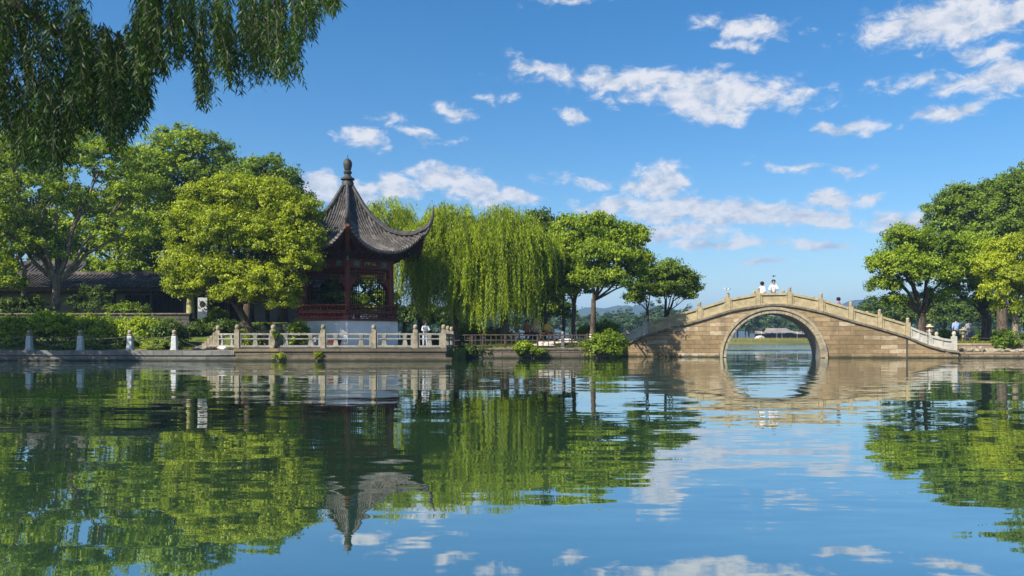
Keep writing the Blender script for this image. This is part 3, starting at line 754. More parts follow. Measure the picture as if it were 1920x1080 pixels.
# side hall with the higher roof
c = thing('garden_hall', 'taller grey hall with steep ribbed roof behind the slim tree', 'building', (X(20,47), 47.2, 1.95))
mb = MB(); tiled_roof(mb, -6, 3.2, -1.0, 2.1, 2.2, 3.6, .26, .06, .14); mb.box(-6, 3.2, 2.1, 2.35, 3.55, 3.8); mb.build('roof', 'tile', c, smooth=True)
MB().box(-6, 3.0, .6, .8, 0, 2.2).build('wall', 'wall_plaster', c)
for i in range(6): MB().tube([(-5.4+1.6*i,-.4,0),(-5.4+1.6*i,-.4,2.2)], .10, 10).build('column', 'dark_wood', c, smooth=True)
MB().box(-6, 3.2, -.5, -.3, 2.0, 2.16).build('lintel', 'dark_wood', c)
# white hall glimpsed between the trunks
c = thing('white_hall', 'white walled hall with arched openings glimpsed between dark trunks', 'building', (X(490,50), 50, 1.7))
mb = MB(); x = -4.6
for i in range(6):
    mb.box(-4.6+1.5*i, -4.6+1.5*i+.85, 0, .25, 0, 2.3)
    a0 = -4.6+1.5*i+.85; n = 8
    for k in range(n):
        t0 = math.pi*k/n; t1 = math.pi*(k+1)/n; xa = a0+.325-.325*math.cos(t0); xb = a0+.325-.325*math.cos(t1)
        za = 1.45+.32*math.sin(t0); zb = 1.45+.32*math.sin(t1)
        mb.hexa([(xa,0,za),(xb,0,zb),(xb,.25,zb),(xa,.25,za),(xa,0,2.3),(xb,0,2.3),(xb,.25,2.3),(xa,.25,2.3)])
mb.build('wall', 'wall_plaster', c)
mb = MB(); tiled_roof(mb, -5, 5, -.7, 2.25, 1.6, 3.1); tiled_roof(mb, -5, 5, 3.9, 2.25, 1.602, 3.1); mb.build('roof', 'tile', c, smooth=True)
MB().box(-4.6, 4.5, 2.9, 3.1, 0, 2.3).build('back_wall', 'dark_wood', c)
# banner with dark emblem
Y = 41.5; t = thing('display_banner', 'white upright banner with a dark round emblem between two trunks', 'banner', (X(380,Y), Y, zfunc(X(380,Y),Y)))
z0, z1 = Z(600,Y)-t.location.z, Z(558,Y)-t.location.z; zm = Z(584,Y)-t.location.z
MB().box(-.24,.24,-.015,.015,zm,z1).build('panel', 'banner_white', t)
MB().box(-.24,.24,-.015,.015,z0,zm-.002).build('lower_panel', 'banner_blue', t)
mb = MB(); zc = Z(571,Y)-t.location.z; n = 18
mb.tube([(.10*math.cos(a)*(1+.12*math.sin(3*a))-.01, -.022, zc+.15*math.sin(a)) for a in np.linspace(-.9, 4.6, n)], [.02+.03*math.sin(math.pi*i/(n-1)) for i in range(n)], 6)
mb.tube([(-.04,-.022,zc-.08),(.02,-.022,zc+.02),(.03,-.022,zc+.08)], [.05,.06,.02], 6); mb.build('emblem', 'ink', t, smooth=True)
mb = MB(); mb.tube([(-.25,.03,-.1),(-.25,.03,z1)], .02, 6); mb.tube([(.25,.03,-.1),(.25,.03,z1)], .02, 6); mb.build('frame', 'iron', t)

# ================================================================== PAVILION
RZ = R(11.5); PC = (X(652,39.5), 39.5)
pv = thing('garden_pavilion', 'six sided red pavilion with sweeping grey tiled roof on white base', 'pavilion', (PC[0], PC[1], 0), RZ)
HC = [Vector((math.cos(R(-90+60*k)), math.sin(R(-90+60*k)), 0)) for k in range(7)]
def hexp(r): return [(HC[k].x*r, HC[k].y*r) for k in range(6)]
MB().prism(hexp(2.74), .3, 1.79).build('base', 'plaster', pv)
MB().prism(hexp(2.82), 1.79, 1.90).build('floor_edge', 'red_wood', pv, bevel=.01)
for k in range(6):
    p = HC[k]*2.36
    cl_ = MB().lathe([(.135,0),(.14,1.0),(.135,2.8)], (p.x, p.y, 1.90), 16).build('column', 'red_wood', pv, smooth=True)
    MB().lathe([(.20,0),(.215,.05),(.17,.13)], (p.x, p.y, 1.90), 16).build('column_base', 'grey_rock', cl_, smooth=True)
def seg(mb, r, k, z0, z1, th, a=0, b=1):
    p, q_ = HC[k]*r, HC[k+1]*r; p, q_ = p.lerp(q_, a), p.lerp(q_, b); d = (q_-p).normalized(); n = Vector((d.y, -d.x, 0))*th/2
    return mb.hexa([(v.x, v.y, z) for z in (z0, z1) for v in (p+n, q_+n, q_-n, p-n)])
for k in range(6):
    bm_ = seg(MB(), 2.36, k, 4.27, 4.70, .14, .05, .95).build('beam', 'red_wood', pv, bevel=.01)
    for a, b_ in ((.13,.24),(.76,.87)): seg(MB(), 2.37, k, 4.36, 4.60, .17, a, b_).build('painted_panel', 'green_paint', bm_)
    # hanging lattice and side lattice
    mb = MB(); z0, z1 = 3.80, 4.27
    for z in (3.80, 3.96, 4.12): seg(mb, 2.36, k, z, z+.028, .035, .06, .94)
    n = 22
    for i in range(n):
        a = .06+.88*i/(n-1); zz = 3.80 + (.16 if (i % 3 == 1) else 0) - (.20 if i in (0, n-1) else 0)
        seg(mb, 2.36, k, zz, 4.27, .03, a-.006, a+.006)
    for i in range(5):                       # stepped corner brackets
        seg(mb, 2.36, k, 3.80-.09*(5-i), 3.80-.09*(4-i), .03, .06, .085+.028*i); seg(mb, 2.36, k, 3.80-.09*(5-i), 3.80-.09*(4-i), .03, .915-.028*i, .94)
    mb.build('hanging_lattice', 'red_wood_lit' if k in (4,) else 'red_wood', pv)
    if k in (1, 2, 3, 4):                    # tall lattice strips on the far sides
        for (a, b_) in ((.07,.27),(.73,.93)):
            mb = MB()
            for i in range(5): seg(mb, 2.36, k, 2.5, 3.8, .03, a+(b_-a)*i/4-.006, a+(b_-a)*i/4+.006)
            for j in range(9): seg(mb, 2.36, k, 2.55+.145*j, 2.575+.145*j, .035, a, a+(b_-a)*(1 if j % 2 else .5)); seg(mb, 2.36, k, 2.62+.145*j, 2.64+.145*j, .03, a+(b_-a)*.5, b_)
            mb.build('lattice_screen', 'red_wood_lit' if k == 4 else 'dark_wood', pv)
    # seat with leaning rail
    sb = seg(MB(), 2.50, k, 2.22, 2.27, .36, .0, 1.0).build('bench_seat', 'red_wood', pv)
    mb = MB(); seg(mb, 2.72, k, 2.50, 2.555, .05, 0, 1); seg(mb, 2.66, k, 1.93, 1.98, .05, 0, 1); seg(mb, 2.67, k, 2.16, 2.20, .045, 0, 1)
    for i in range(14):
        a = .03+.94*i/13; p = (HC[k]*2.66).lerp(HC[k+1]*2.66, a); q_ = (HC[k]*2.72).lerp(HC[k+1]*2.72, a)
        mb.bar((p.x,p.y,1.96), (p.x,p.y,2.24), .028, .028); mb.bar((p.x,p.y,2.24), (q_.x,q_.y,2.52), .025, .025)
    for j in range(9):
        a = .08+.84*j/8; p = (HC[k]*2.66).lerp(HC[k+1]*2.66, a); q2 = (HC[k]*2.66).lerp(HC[k+1]*2.66, a+.05)
        mb.bar((p.x,p.y,2.00), (q2.x,q2.y,2.16), .022, .022)
    mb.build('leaning_rail', 'red_wood_lit' if k in (4, 5) else 'red_wood', pv)  # the two sun-facing sides take the lit red
# name board with gilt characters
pb = seg(MB(), 2.38, 0, 4.34, 4.63, .20, .33, .67).build('name_board', 'dark_wood', pv)
mb = MB(); p, q_ = HC[0]*2.43, HC[1]*2.43; d = (q_-p).normalized(); nn = Vector((d.y,-d.x,0)); rr = random.Random(5)
for i in range(5):
    cxy = p.lerp(q_, .37+.055*i) + nn*.06
    for j in range(6):
        a = rr.uniform(-.045,.045); zz = 4.485+rr.uniform(-.07,.07); L = rr.uniform(.03,.05)
        dv = d*L if j % 2 else Vector((0,0,L)); c0 = cxy+d*a; mb.bar(Vector((c0.x,c0.y,zz))-dv, Vector((c0.x,c0.y,zz))+dv, .012, .014)
mb.build('gilt_characters', 'gold', pb)
# brackets and ceiling under the eaves
mb = MB(); ring = []
for (r, z) in ((2.30,4.70),(2.44,4.72),(2.62,4.86),(2.85,4.98),(2.85,5.12),(1.9,5.14)): ring.append([(HC[k].x*r, HC[k].y*r, z) for k in (0,1,2,3,4,5,0)])
mb.grid(ring); mb.build('bracket_frieze', 'dark_wood', pv)
mb = MB()
for k in range(6):
    for i in range(9):
        a = .02+.96*i/8; p = (HC[k]*2.42).lerp(HC[k+1]*2.42, a); q_ = (HC[k]*2.98).lerp(HC[k+1]*2.98, a)
        mb.bar((p.x,p.y,4.76), (q_.x,q_.y,4.98), .09, .11); mb.cbox(q_.x, q_.y, 4.93, .13, .13, .10)
mb.build('eave_bracket', 'dark_wood', pv)
# roof shape
RE = 4.2
TT = [0,.065,.2,.33,.52,.70,.85,1.0]
ZR = [8.72,8.34,7.42,6.76,6.12,5.88,5.86,6.10]
ZM = [8.72,8.30,7.30,6.55,5.82,5.42,5.14,4.96]
def roof_pt(k, t, u, dz=0):
    plan = (HC[k].lerp(HC[k+1], (u+1)/2))*RE*t*(1-.045*(1-u*u)*t)
    zr = np.interp(t, TT, ZR); zm = np.interp(t, TT, ZM); return Vector((plan.x, plan.y, zm+(zr-zm)*abs(u)**2.6+dz))
mb = MB(); ribs = MB(); caps = MB(); fas = MB(); sof = MB(); raf = MB(); capl = []
for k in range(6):
    mb.grid([[roof_pt(k, t, u) for u in np.linspace(-1, 1, 25)] for t in np.linspace(.02, 1, 26)])
    n = 15
    for i in range(-n, n+1):
        xi = i/n*.975; t0 = abs(xi)+.03
        if t0 > .97: continue
        ts = np.linspace(t0, 1.0, max(4, int((1-t0)*30)))
        ribs.tube([roof_pt(k, t, xi/t, .035) for t in ts], [.062 if j % 2 else .050 for j in range(len(ts))], 6)
        e = roof_pt(k, 1.0, xi, .02); o_ = Vector((e.x, e.y, 0)).normalized()*.03
        caps.tube([e, e+o_], .064, 8)
        if i < n:
            e = roof_pt(k, 1.0, xi+.5/n*.975, -.045); caps.tube([e, e+o_*.8], .04, 5)
    capl.append(caps); caps = MB()
    us = np.linspace(-1, 1, 29)
    fas.grid([[roof_pt(k, .985, u, -.02-z) for u in us] for z in (0, .09)]); fas.grid([[roof_pt(k, 1.0, u, z) for u in us] for z in (-.01, -.07)])
    fas.grid([[roof_pt(k, 1.0, u, -.07) for u in us], [roof_pt(k, .985, u, -.11) for u in us]])
    sof.grid([[roof_pt(k, t, u, -.11-(1-t)*.25) for u in us] for t in (.985,.9,.8,.68)] + [[HC[k].lerp(HC[k+1],(u+1)/2)*2.85+Vector((0,0,5.12)) for u in us]])
    for i in range(-12, 13):
        u = i/12*.96; a = roof_pt(k, .98, u, -.15); b_ = HC[k].lerp(HC[k+1], (u*.72+1)/2)*2.9+Vector((0,0,5.02)); raf.bar(a, b_, .06, .07)
mb.v += ribs.v and []; o0 = len(mb.v); mb.v += ribs.v; mb.f += [tuple(i+o0 for i in f) for f in ribs.f]
roof = mb.build('roof', 'tile', pv, smooth=True)
[c_.build('tile_end', 'tile_edge', roof) for c_ in capl]; fas.build('fascia', 'rafter_wood', roof); sof.build('soffit', 'dark_wood', roof, smooth=True); raf.build('rafter', 'dark_wood', roof)
for k in range(6):
    fr = k == 0
    mb = MB(); pts = []; rad = []
    for t in np.linspace(.03, 1, 22):
        pts.append(HC[k]*RE*t + Vector((0,0,np.interp(t, TT, ZR)+.10))); rad.append(.10 if t > .1 else .08)
    hz = .35 if fr else 1.0
    for a, r_, z in ((.3,.095,.13),(.5,.08,.34),(.62,.055,.62),(.68,.03,.88),(.66,.012,1.05)):
        pts.append(HC[k]*(RE+a*.62) + Vector((0,0,6.10+.10+z*hz))); rad.append(r_)
    # ridge: stacked courses
    P2 = [Vector((0,0,.10))+p for p in pts]
    mb.tube(pts, [r_*1.15 for r_ in rad], 8); mb.tube(P2, [r_*.62 for r_ in rad], 8)
    mb.build('ridge', 'tile_dark', pv, smooth=True)
    mb = MB(); lw = [HC[k]*(RE-.25)+Vector((0,0,5.82)), HC[k]*(RE+.05)+Vector((0,0,5.98)), HC[k]*(RE+.25)+Vector((0,0,6.2+.1*hz)), HC[k]*(RE+.38)+Vector((0,0,6.30+.42*hz))]
    mb.tube([HC[k]*2.6+Vector((0,0,5.0)), HC[k]*3.4+Vector((0,0,5.42))]+(lw[:2] if fr else lw), [.11,.11,.10,.09,.06,.015][:4 if fr else 6], 8); mb.build('corner_rafter', 'rafter_wood' if fr else 'tile_dark', pv, smooth=True)
MB().lathe([(.30,-.25),(.30,-.05),(.24,.02),(.34,.08),(.34,.14),(.20,.22),(.14,.34),(.21,.42),(.21,.47),(.14,.52),(.17,.60),(.215,.78),(.215,.92),(.16,1.04),(.07,1.12),(.02,1.14),(.015,1.3)], (0,0,8.72), 20).build('finial', 'tile_dark', pv, smooth=True)
mb = MB().tube([HC[0]*2.55+Vector((0,0,4.6)), HC[0]*2.55+Vector((0,0,4.95))], .07, 8); mb.build('hanging_boss', 'green_paint', pv)

# ================================================================== BRIDGE
TH = R(12.5); C0 = (X(1449.5, 40.5), 40.5); cT, sT = math.cos(TH), math.sin(TH)
def s_of(px): k = (px-960)/F; return (k*C0[1]-C0[0])/(cT+k*sT)
def yz_of(px, py): Y = C0[1]-s_of(px)*sT; return Z(py, Y)
PROF = [(1150,650),(1175,644),(1208,629),(1250,617),(1312,600),(1368,583),(1400,577),(1427,573),(1455,571),(1483,573),(1510,578),(1545,586),(1595,601),(1650,616),(1700,631),(1722,641),(1746,650),(1773,656.5),(1797,659)]
PS = [s_of(p) for p, _ in PROF]; PZ = [yz_of(*p) for p in PROF]
def prof(s): return float(np.interp(s, PS, PZ))
BW = 3.0
br = thing('stone_arch_bridge', 'humped stone footbridge with one round arch and carved parapets', 'bridge', (C0[0], C0[1], 0), -TH)
RO, RI, ZC0 = 2.58, 2.30, -.05
ss = sorted(set(list(np.linspace(PS[0], -RO, 16)) + [RO*math.cos(a) for a in np.linspace(math.pi, 0, 41)] + list(np.linspace(RO, PS[-1], 16)) ))
def under(s): return ZC0+math.sqrt(max(0, RO*RO-s*s)) if abs(s) < RO else -1.2
mb = MB()
for yy in (0, BW):
    for a, b_ in zip(ss[:-1], ss[1:]):
        if b_-a < 1e-5: continue
        ia = abs((a+b_)/2) < RO; za = under(a) if ia else -1.2; zb = under(b_) if ia else -1.2
        i0 = len(mb.v); mb.v += [(a,yy,za),(b_,yy,zb),(b_,yy,prof(b_)-.05),(a,yy,prof(a)-.05)]; mb.f.append((i0,i0+1,i0+2,i0+3) if yy == 0 else (i0+3,i0+2,i0+1,i0))
for xx in (PS[0], PS[-1]): i0 = len(mb.v); mb.v += [(xx,0,-1.2),(xx,BW,-1.2),(xx,BW,prof(xx)-.05),(xx,0,prof(xx)-.05)]; mb.f.append((i0,i0+1,i0+2,i0+3))
mb.build('spandrel_wall', 'bridge_stone', br)
mb = MB(); n = 48
mb.grid([[(r*math.cos(a), yy, ZC0+r*math.sin(a)) for a in np.linspace(-.35, math.pi+.35, n)] for (r, yy) in ((RI,-.02),(RI,BW+.02))])
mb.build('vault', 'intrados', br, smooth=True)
nv = 23; rings = [MB(), MB()]
for i in range(nv):
    a0 = -.30+(math.pi+.6)*i/nv+.004; a1 = -.30+(math.pi+.6)*(i+1)/nv-.004
    for j in range(2):
        b0, b1 = a0+(a1-a0)*j/2, a0+(a1-a0)*(j+1)/2
        ring = [(r*math.cos(a), ZC0+r*math.sin(a)) for r, a in ((RI-.003,b0),(RO-.10,b0),(RO-.10,b1),(RI-.003,b1))]
        for mb, (y0, y1) in zip(rings, ((-.035,.30),(BW-.3,BW+.035))): mb.hexa([(x, y0, z) for x, z in ring]+[(x, y1, z) for x, z in ring])
[m_.build('arch_ring', 'ring_stone', br) for m_ in rings]
rings = [MB(), MB()]; prev = None
for i in range(49):
    a = -.30+(math.pi+.6)*i/48; c_ = [((RO-.10)*math.cos(a), ZC0+(RO-.10)*math.sin(a)), ((RO+.03)*math.cos(a), ZC0+(RO+.03)*math.sin(a))]
    if prev:
        r_ = [prev[0], prev[1], c_[1], c_[0]]; 
        for mb, (y0, y1) in zip(rings, ((-.10,.05),(BW-.05,BW+.10))): mb.hexa([(x, y0, z) for x, z in r_]+[(x, y1, z) for x, z in r_])
    prev = c_
[m_.build('arch_moulding', 'ring_stone', br, smooth=True) for m_ in rings]
sl = [PS[0]]+list(np.arange(PS[0]+.3, PS[-1], .35))+[PS[-1]]
for y0, y1 in ((-.10,.28),(BW-.28,BW+.10)):
    mb = MB()
    for a, b_ in zip(sl[:-1], sl[1:]): mb.shear(a, b_, prof(a)-.06, prof(b_)-.06, .10, .10, y0, y1)
    mb.build('coping', 'coping', br)
mb = MB()
for a, b_ in zip(sl[:-1], sl[1:]): mb.shear(a, b_, prof(a)-.30, prof(b_)-.30, .18, .18, .28, BW-.28)
mb.build('deck', 'paving', br)
MB().box(s_of(1700)-.025, s_of(1700)+.025, -.03, 0.0, -.5, prof(s_of(1700))-.09).build('drain_pipe', 'tile_dark', br)
PXS = [1211,1258,1312,1365,1422,1481,1540,1596,1650,1703]
def bridge_post(s, y, h, w, mat, ball=False):
    b_ = MB(); z = prof(s)+.035
    b_.cbox(s, y, z, w, w, h*.74); r = w*.40
    hd = h*.26
    if ball: b_.lathe([(r,0),(r*.7,.03),(r*1.05,hd*.35),(r*1.1,hd*.6),(r*.7,hd*.95),(r*.1,hd*1.05)], (s,y,z+h*.74), 12)
    else: b_.lathe([(r,0),(r*1.1,.02),(r*.72,.045),(r*.95,.06),(r*1.0,hd*.5),(r*.75,hd*.55),(r*.95,hd*.62),(r*.95,hd*.9),(r*.5,hd*1.05),(r*.1,hd*1.1)], (s,y,z+h*.74), 12)
    return b_.build('post', mat, br, smooth=True, bevel=0)
def panel(sa, sb, y, h, mat, gap=.12, face=-1, nsub=1):
    sa += gap; sb -= gap; b_ = MB(); za, zb = prof(sa)+.038, prof(sb)+.038
    f = lambda s: za+(zb-za)*(s-sa)/(sb-sa)
    m = max(1, nsub); fr = .07; y0, y1 = y-.075, y+.075
    cuts = np.linspace(sa, sb, 2 if m == 1 else 6)
    def fz(s): return prof(s)+.038 if m > 1 else f(s)
    for a, c_ in zip(cuts[:-1], cuts[1:]):
        b_.shear(a, c_, fz(a), fz(c_), .09, .09, y0, y1)                       # plinth
        b_.shear(a, c_, fz(a)+h-.11, fz(c_)+h-.11, .11, .11, y0-.025, y1+.025) # rail
        b_.shear(a, c_, fz(a)+.09, fz(c_)+.09, h-.20, h-.20, y-.035, y+.035)   # sunk field
    vs = [sa, sb-fr] + ([ (sa+sb)/2-fr/2 ] if m == 3 else [])
    for v_ in vs: b_.shear(v_, v_+fr, fz(v_)+.09, fz(v_+fr)+.09, h-.20, h-.20, y0+.004, y1-.004)
    b_.build('parapet_panel', mat, br)
yf, yb = .10, BW-.10
sp = [s_of(p) for p in PXS]
for i, s in enumerate(sp):
    for y in (yf, yb): bridge_post(s, y, .90 if i not in (0,) else .86, .21, 'parapet' if i else 'parapet_grey')  # first post greyed to match the shade painted on the left ramp
for a, b_ in zip(sp[:-1], sp[1:]):
    for y in (yf, yb): panel(a, b_, y, .60, 'parapet')
sl2 = [s_of(1172), s_of(1211)]; sr = [s_of(1703), s_of(1744), s_of(1790)]
for y in (yf, yb):
    bridge_post(sl2[0], y, .78, .18, 'parapet_grey'); panel(sl2[0], sl2[1], y, .52, 'parapet_grey', nsub=2)  # left ramp: grey in place of warm stone paints in the tree's shade
    panel(sr[0], sr[1], y, .55, 'parapet_grey', .12, nsub=3); panel(sr[1], sr[2], y, .52, 'parapet_grey', .07, nsub=3)
    bridge_post(sr[1], y, .80, .12, 'parapet_grey', True); bridge_post(sr[2], y, .92, .22, 'parapet_grey', True)
def on_bridge(px, depth):
    s = s_of(px)
    for _ in range(4):                       # find the deck spot seen at this bearing
        x = C0[0]+s*cT+depth*sT; y = C0[1]-s*sT+depth*cT; k = (px-960)/F; s += (k*y-x)/(cT+k*sT)
    return (C0[0]+s*cT+depth*sT, C0[1]-s*sT+depth*cT, prof(s)-.12), s
p, _ = on_bridge(1429, 2.3); person('person in white shirt beside the crown post of the bridge, turned away', p, R(120), 1.44, 'stand', 'cloth_white', 'cloth_navy')
p, _ = on_bridge(1450, 2.2); person('person in white shirt leaning over the middle of the bridge parapet', p, R(-12), 1.50, 'lean', 'cloth_white', 'cloth_navy')
p, _ = on_bridge(1569, 2.1); person('person in plum checked shirt coming down the bridge, head bowed', p, R(60), 1.24, 'lean', 'cloth_plum', 'cloth_navy')

def bird(label, loc, rz, s, mat, wings):
    t = thing('bird', label, 'bird', loc, rz)
    MB().tube([(0,-.13,.02),(0,-.10,.03),(0,-.03,.0),(0,.06,-.01),(0,.12,.0),(0,.20,.01)], [.006,.022,.04,.042,.025,.004], 10).build('body', mat, t, smooth=True)
    MB().lathe([(.005,-.03),(.028,-.01),(.028,.015),(.005,.033)], (0,-.11,.055), 10).build('head', mat, t, smooth=True)
    for sg in (-1, 1):
        w = MB(); a = wings
        w.grid([[(sg*x, y+dy, .02+z) for (x, z) in ((.02,0),(.11,.10*a),(.20,.12*a),(.30,.05*a))] for y, dy in ((-.05,0),(.06,0))])
        o_ = w.build('wing', mat, t); so = o_.modifiers.new('thick', 'SOLIDIFY'); so.thickness = .012
    t.scale = (s, s, s); return t
bird('small grey bird flying above the middle of the bridge', tuple(P(1451,518,41.5)), R(50), .75, 'feather_grey', .3)
bird('pale pinkish bird with spread wings alighting on a bridge post', (P(1364,545.5,40.9)[0], 40.9, Z(544,40.9)), R(20), .62, 'feather_pale', 1.2)

# ------------------------------------------------------------------ wooden fence by the water
q = thing('wooden_fence', 'dark weathered log fence on the low bank wall by the willows', 'fence', (0, 39.0, .50))
fx = [X(p, 39.0) for p in (842, 885, 905, 947, 968, 1008, 1040, 1072, 1101)]
for i, x in enumerate(fx): MB().cbox(x, 0, 0, .09, .09, .66 if i % 2 else .72).build('post', 'fence_wood', q, bevel=.01)
for z in (.62, .36, .10): MB().tube([(fx[0]-.15,0,z),(fx[3],.0,z+.015),(fx[5],0,z-.01),(fx[-1]+1.3,.15,z+.01)], .032, 7).build('rail', 'fence_wood', q, smooth=True)
for i in range(26):
    x = fx[0]+.25+i*.255
    if min(abs(x-f) for f in fx) > .07: MB().cbox(x, 0, .10, .035, .035, .5).build('baluster', 'fence_wood', q)
p0 = Vector((fx[-1]+1.3, 39.15, 1.12))
o = MB().tube([(0,0,0), (.9,.9,.06), (X(1174,41.9)-p0.x, 41.95-p0.y, .30)], .04, 7).build('handrail', 'coping', smooth=True); o.location = p0
tag(o, 'curved grey handrail linking the fence to the bridge foot', 'handrail')
o = post_mb(0,0,0,.82,.16,.2).build('stone_post', 'grey_rock', smooth=True); o.location = (X(1055,39.6), 39.6, .5); tag(o, 'single weathered stone post behind the wooden fence', 'stone post')

# people behind the fence and on the terrace
gz = zfunc
def at(px, Y): x = X(px, Y); return (x, Y, gz(x, Y))
person('person in pale blue white clothes leaning at the terrace end bay', (X(797,36.6),36.6,.545), R(20), 1.18, 'lean', 'cloth_pale', 'cloth_pale')
bench = thing('garden_bench', 'low stone bench carrying the resting visitors behind the fence', 'bench', at(1013, 42.6))
MB().box(-1.5, 1.3, -.2, .2, .38, .45).build('seat', 'pale_rock', bench, bevel=.01)
for x in (-1.3, -.1, 1.1): MB().box(x-.08, x+.08, -.16, .16, 0, .38).build('leg', 'pale_rock', bench)
def sit(px, lab, top, **kw):
    x, y, z = at(px, 42.5); person(lab, (x, y, z), R(kw.pop('rz', 10)), 1.55, 'sit', top, kw.pop('legs', 'cloth_navy'), **kw)
sit(988, 'person in rust red top seated at the end of the stone bench', 'cloth_rust')
sit(1005, 'person under a pale tan hood seated mid bench behind the fence', 'cloth_tan', hood='cloth_tan', rz=-5)
sit(1026, 'person in bright yellow orange clothes seated on the stone bench', 'cloth_yellow', legs='cloth_rust', rz=25)
x, y, z = at(968, 43.5); person('person in tan yellow clothes walking by the pale trunks', (x,y,z), R(80), 1.3, 'walk', 'cloth_yellow', 'cloth_tan')

# ------------------------------------------------------------------ right-hand bank
q = thing('rubble_bank', 'low tan rubble stone bank at the waterline past the bridge', 'bank wall', (30, 38.7, 0))
MB().box(-9.0, 40, 0, .40, -1.3, .31).build('wall', 'right_stone', q, bevel=.02)
MB().box(-8.2, 40, 1.18, 1.45, .1, .72).build('upper_wall', 'right_stone', q, bevel=.03)
rs = random.Random(8)
for k in range(14):
    px = 1808+k*8.3; Y = 39.35+rs.uniform(0,.4)
    rock('rock', None, (X(px,Y), Y, .28), (rs.uniform(.16,.34), rs.uniform(.14,.24), rs.uniform(.09,.19)), 'rock', 60+k, 'tumbled rocks on the lower ledge past the bridge', rs.uniform(0,3))['label'] = 'tan tumbled rock on the ledge under the park lawn'
def zr(x, Y): return zright(x, Y)
def atr(px, Y): x = X(px, Y); return (x, Y, zr(x, Y))
person('person in blue shirt and dark trousers walking past the bridge foot', atr(1793, 53), R(170), 1.66, 'walk', 'cloth_blue', 'cloth_navy')
x, y, z = atr(1744, 50)
rock('rock', 'low grey rock serving the hatted person as a seat', (x, y+.1, z-.05), (.35,.3,.27), 'grey_rock', 90)
person('person in brown with a wide straw hat sitting beyond the pale parapet', (x, y, z+.0), R(-60), 1.62, 'sit', 'cloth_brown', 'cloth_brown', hat='cloth_tan')
rock('scholar_rock', 'tall pointed grey garden rock standing under the park trees', atr(1816,50), (.36,.30,.78), 'grey_rock', 91)
t = thing('stone_lantern', 'small pale stone lantern near the person in blue', 'lantern', atr(1806, 44))
MB().lathe([(.16,0),(.16,.06),(.07,.10),(.06,.42),(.14,.48),(.15,.52)], n=10).build('pedestal', 'post_stone', t, smooth=True)
MB().cbox(0,0,.52,.18,.18,.16).build('lamp_box', 'post_stone', t, bevel=.01)
MB().lathe([(.22,0),(.20,.03),(.07,.10),(.04,.16),(.01,.20)], (0,0,.68), 8).build('cap', 'post_stone', t)
q = thing('low_rail_fence', 'thin low two post rail on the park lawn edge', 'fence', (X(1835,40.7), 40.7, .70))
for px in (1806, 1818, 1870): MB().cbox(X(px,40.7)-X(1835,40.7), 0, -.1, .05, .05, .42).build('post', 'fence_wood', q)
MB().tube([(X(1800,40.7)-X(1835,40.7),0,.28),(X(1870,40.7)-X(1835,40.7),0,.27)], .018, 6).build('rail', 'fence_wood', q)

# far floating line and far pavilion
o = MB().tube([(x, 0, .03+.01*math.sin(x*3)) for x in np.linspace(-14, 12, 60)], .045, 6).build('float_line', 'buoy'); o.location = (X(1440,66), 66, 0)
tag(o, 'thin dark floating line stretched across the lake beyond the arch', 'floating line')
Y = 166; t = thing('lakeside_pavilion', 'low far pavilion with pale pink roof on the opposite shore', 'pavilion', (X(1458,Y), Y, .62))
mb = MB()
for (x0, x1, z0, z1, hd) in ((-3.4,2.8,1.75,2.6,1.0),(-5.2,-2.9,1.5,2.0,.5),(2.5,6.0,1.45,1.9,.5)):
    mb.grid([[(x0-.3,-2.4,z0),(x0+.4,-2.5,z0-.1),(x1-.4,-2.5,z0-.1),(x1+.3,-2.4,z0)],[(x0+hd*.5,-1,(z0+z1)/2-.05)]+[(x0+hd,-1,(z0+z1)/2-.05),(x1-hd,-1,(z0+z1)/2-.05)]+[(x1-hd*.5,-1,(z0+z1)/2-.05)],
             [(x0+hd,0,z1),(x0+hd*1.5,0,z1),(x1-hd*1.5,0,z1),(x1-hd,0,z1)],[(x0-.3,2.4,z0),(x0+.4,2.5,z0),(x1-.4,2.5,z0),(x1+.3,2.4,z0)]])
mb.build('roof', 'pink_roof', t)
MB().box(-5, 5.8, -.9, -.7, -.3, 1.5).build('back_wall', 'dark_wood', t)
for x in np.linspace(-4.9, 5.6, 11): MB().cbox(x, -1.6, -.05, .14, .14, 1.85).build('column', 'plaster' if int(x) % 3 == 0 else 'dark_wood', t)
rock('rock', 'pale boulder at the corner of the far lakeside pavilion', (X(1424,162), 162, .5), (1.2,.8,.75), 'pale_rock', 95)

# ================================================================== VEGETATION
# --- garden side, big trees
tree('broadleaf_tree', 'large spreading tree with pale forked trunk above the corridor roof', at(104,42), P(108,528,42),
     [lob(20,300,75,62,42.5), lob(110,275,75,52,43), lob(190,310,70,52,42,w=.9), lob(245,365,55,45,42), lob(60,375,75,50,41.3,w=.7), lob(150,385,70,42,42.5,w=.55), lob(30,450,65,50,41.5,w=.8),
      lob(232,440,55,40,42.3,w=.6), lob(120,455,60,34,43.5,w=.45), lob(-60,380,70,80,42)], 50000, .16, 'leaf_bright', 3, .24, 'bark_pale', clump=.42)
tree('slim_tree', 'slim grey trunked tree standing before the garden hall', at(46,41.2), P(46,500,41.2),
     [lob(20,430,50,40,41), lob(75,470,40,25,41.2,w=.6), lob(-10,500,40,40,41), lob(12,530,28,30,40.4,w=.7)], 13000, .15, 'leaf_bright', 4, .14, 'bark_pale')
tree('broadleaf_tree', 'tall dark green tree whose top rises highest behind the yellow tree', at(392,53), P(372,480,53),
     [lob(335,275,52,34,53), lob(290,310,50,36,52.5), lob(385,290,48,36,53), lob(330,340,70,42,52), lob(270,370,50,45,53), lob(410,335,50,40,53.5), lob(300,430,60,45,53), lob(370,400,70,50,54)], 38000, .21, 'leaf_bright', 5, .33, clump=.6)
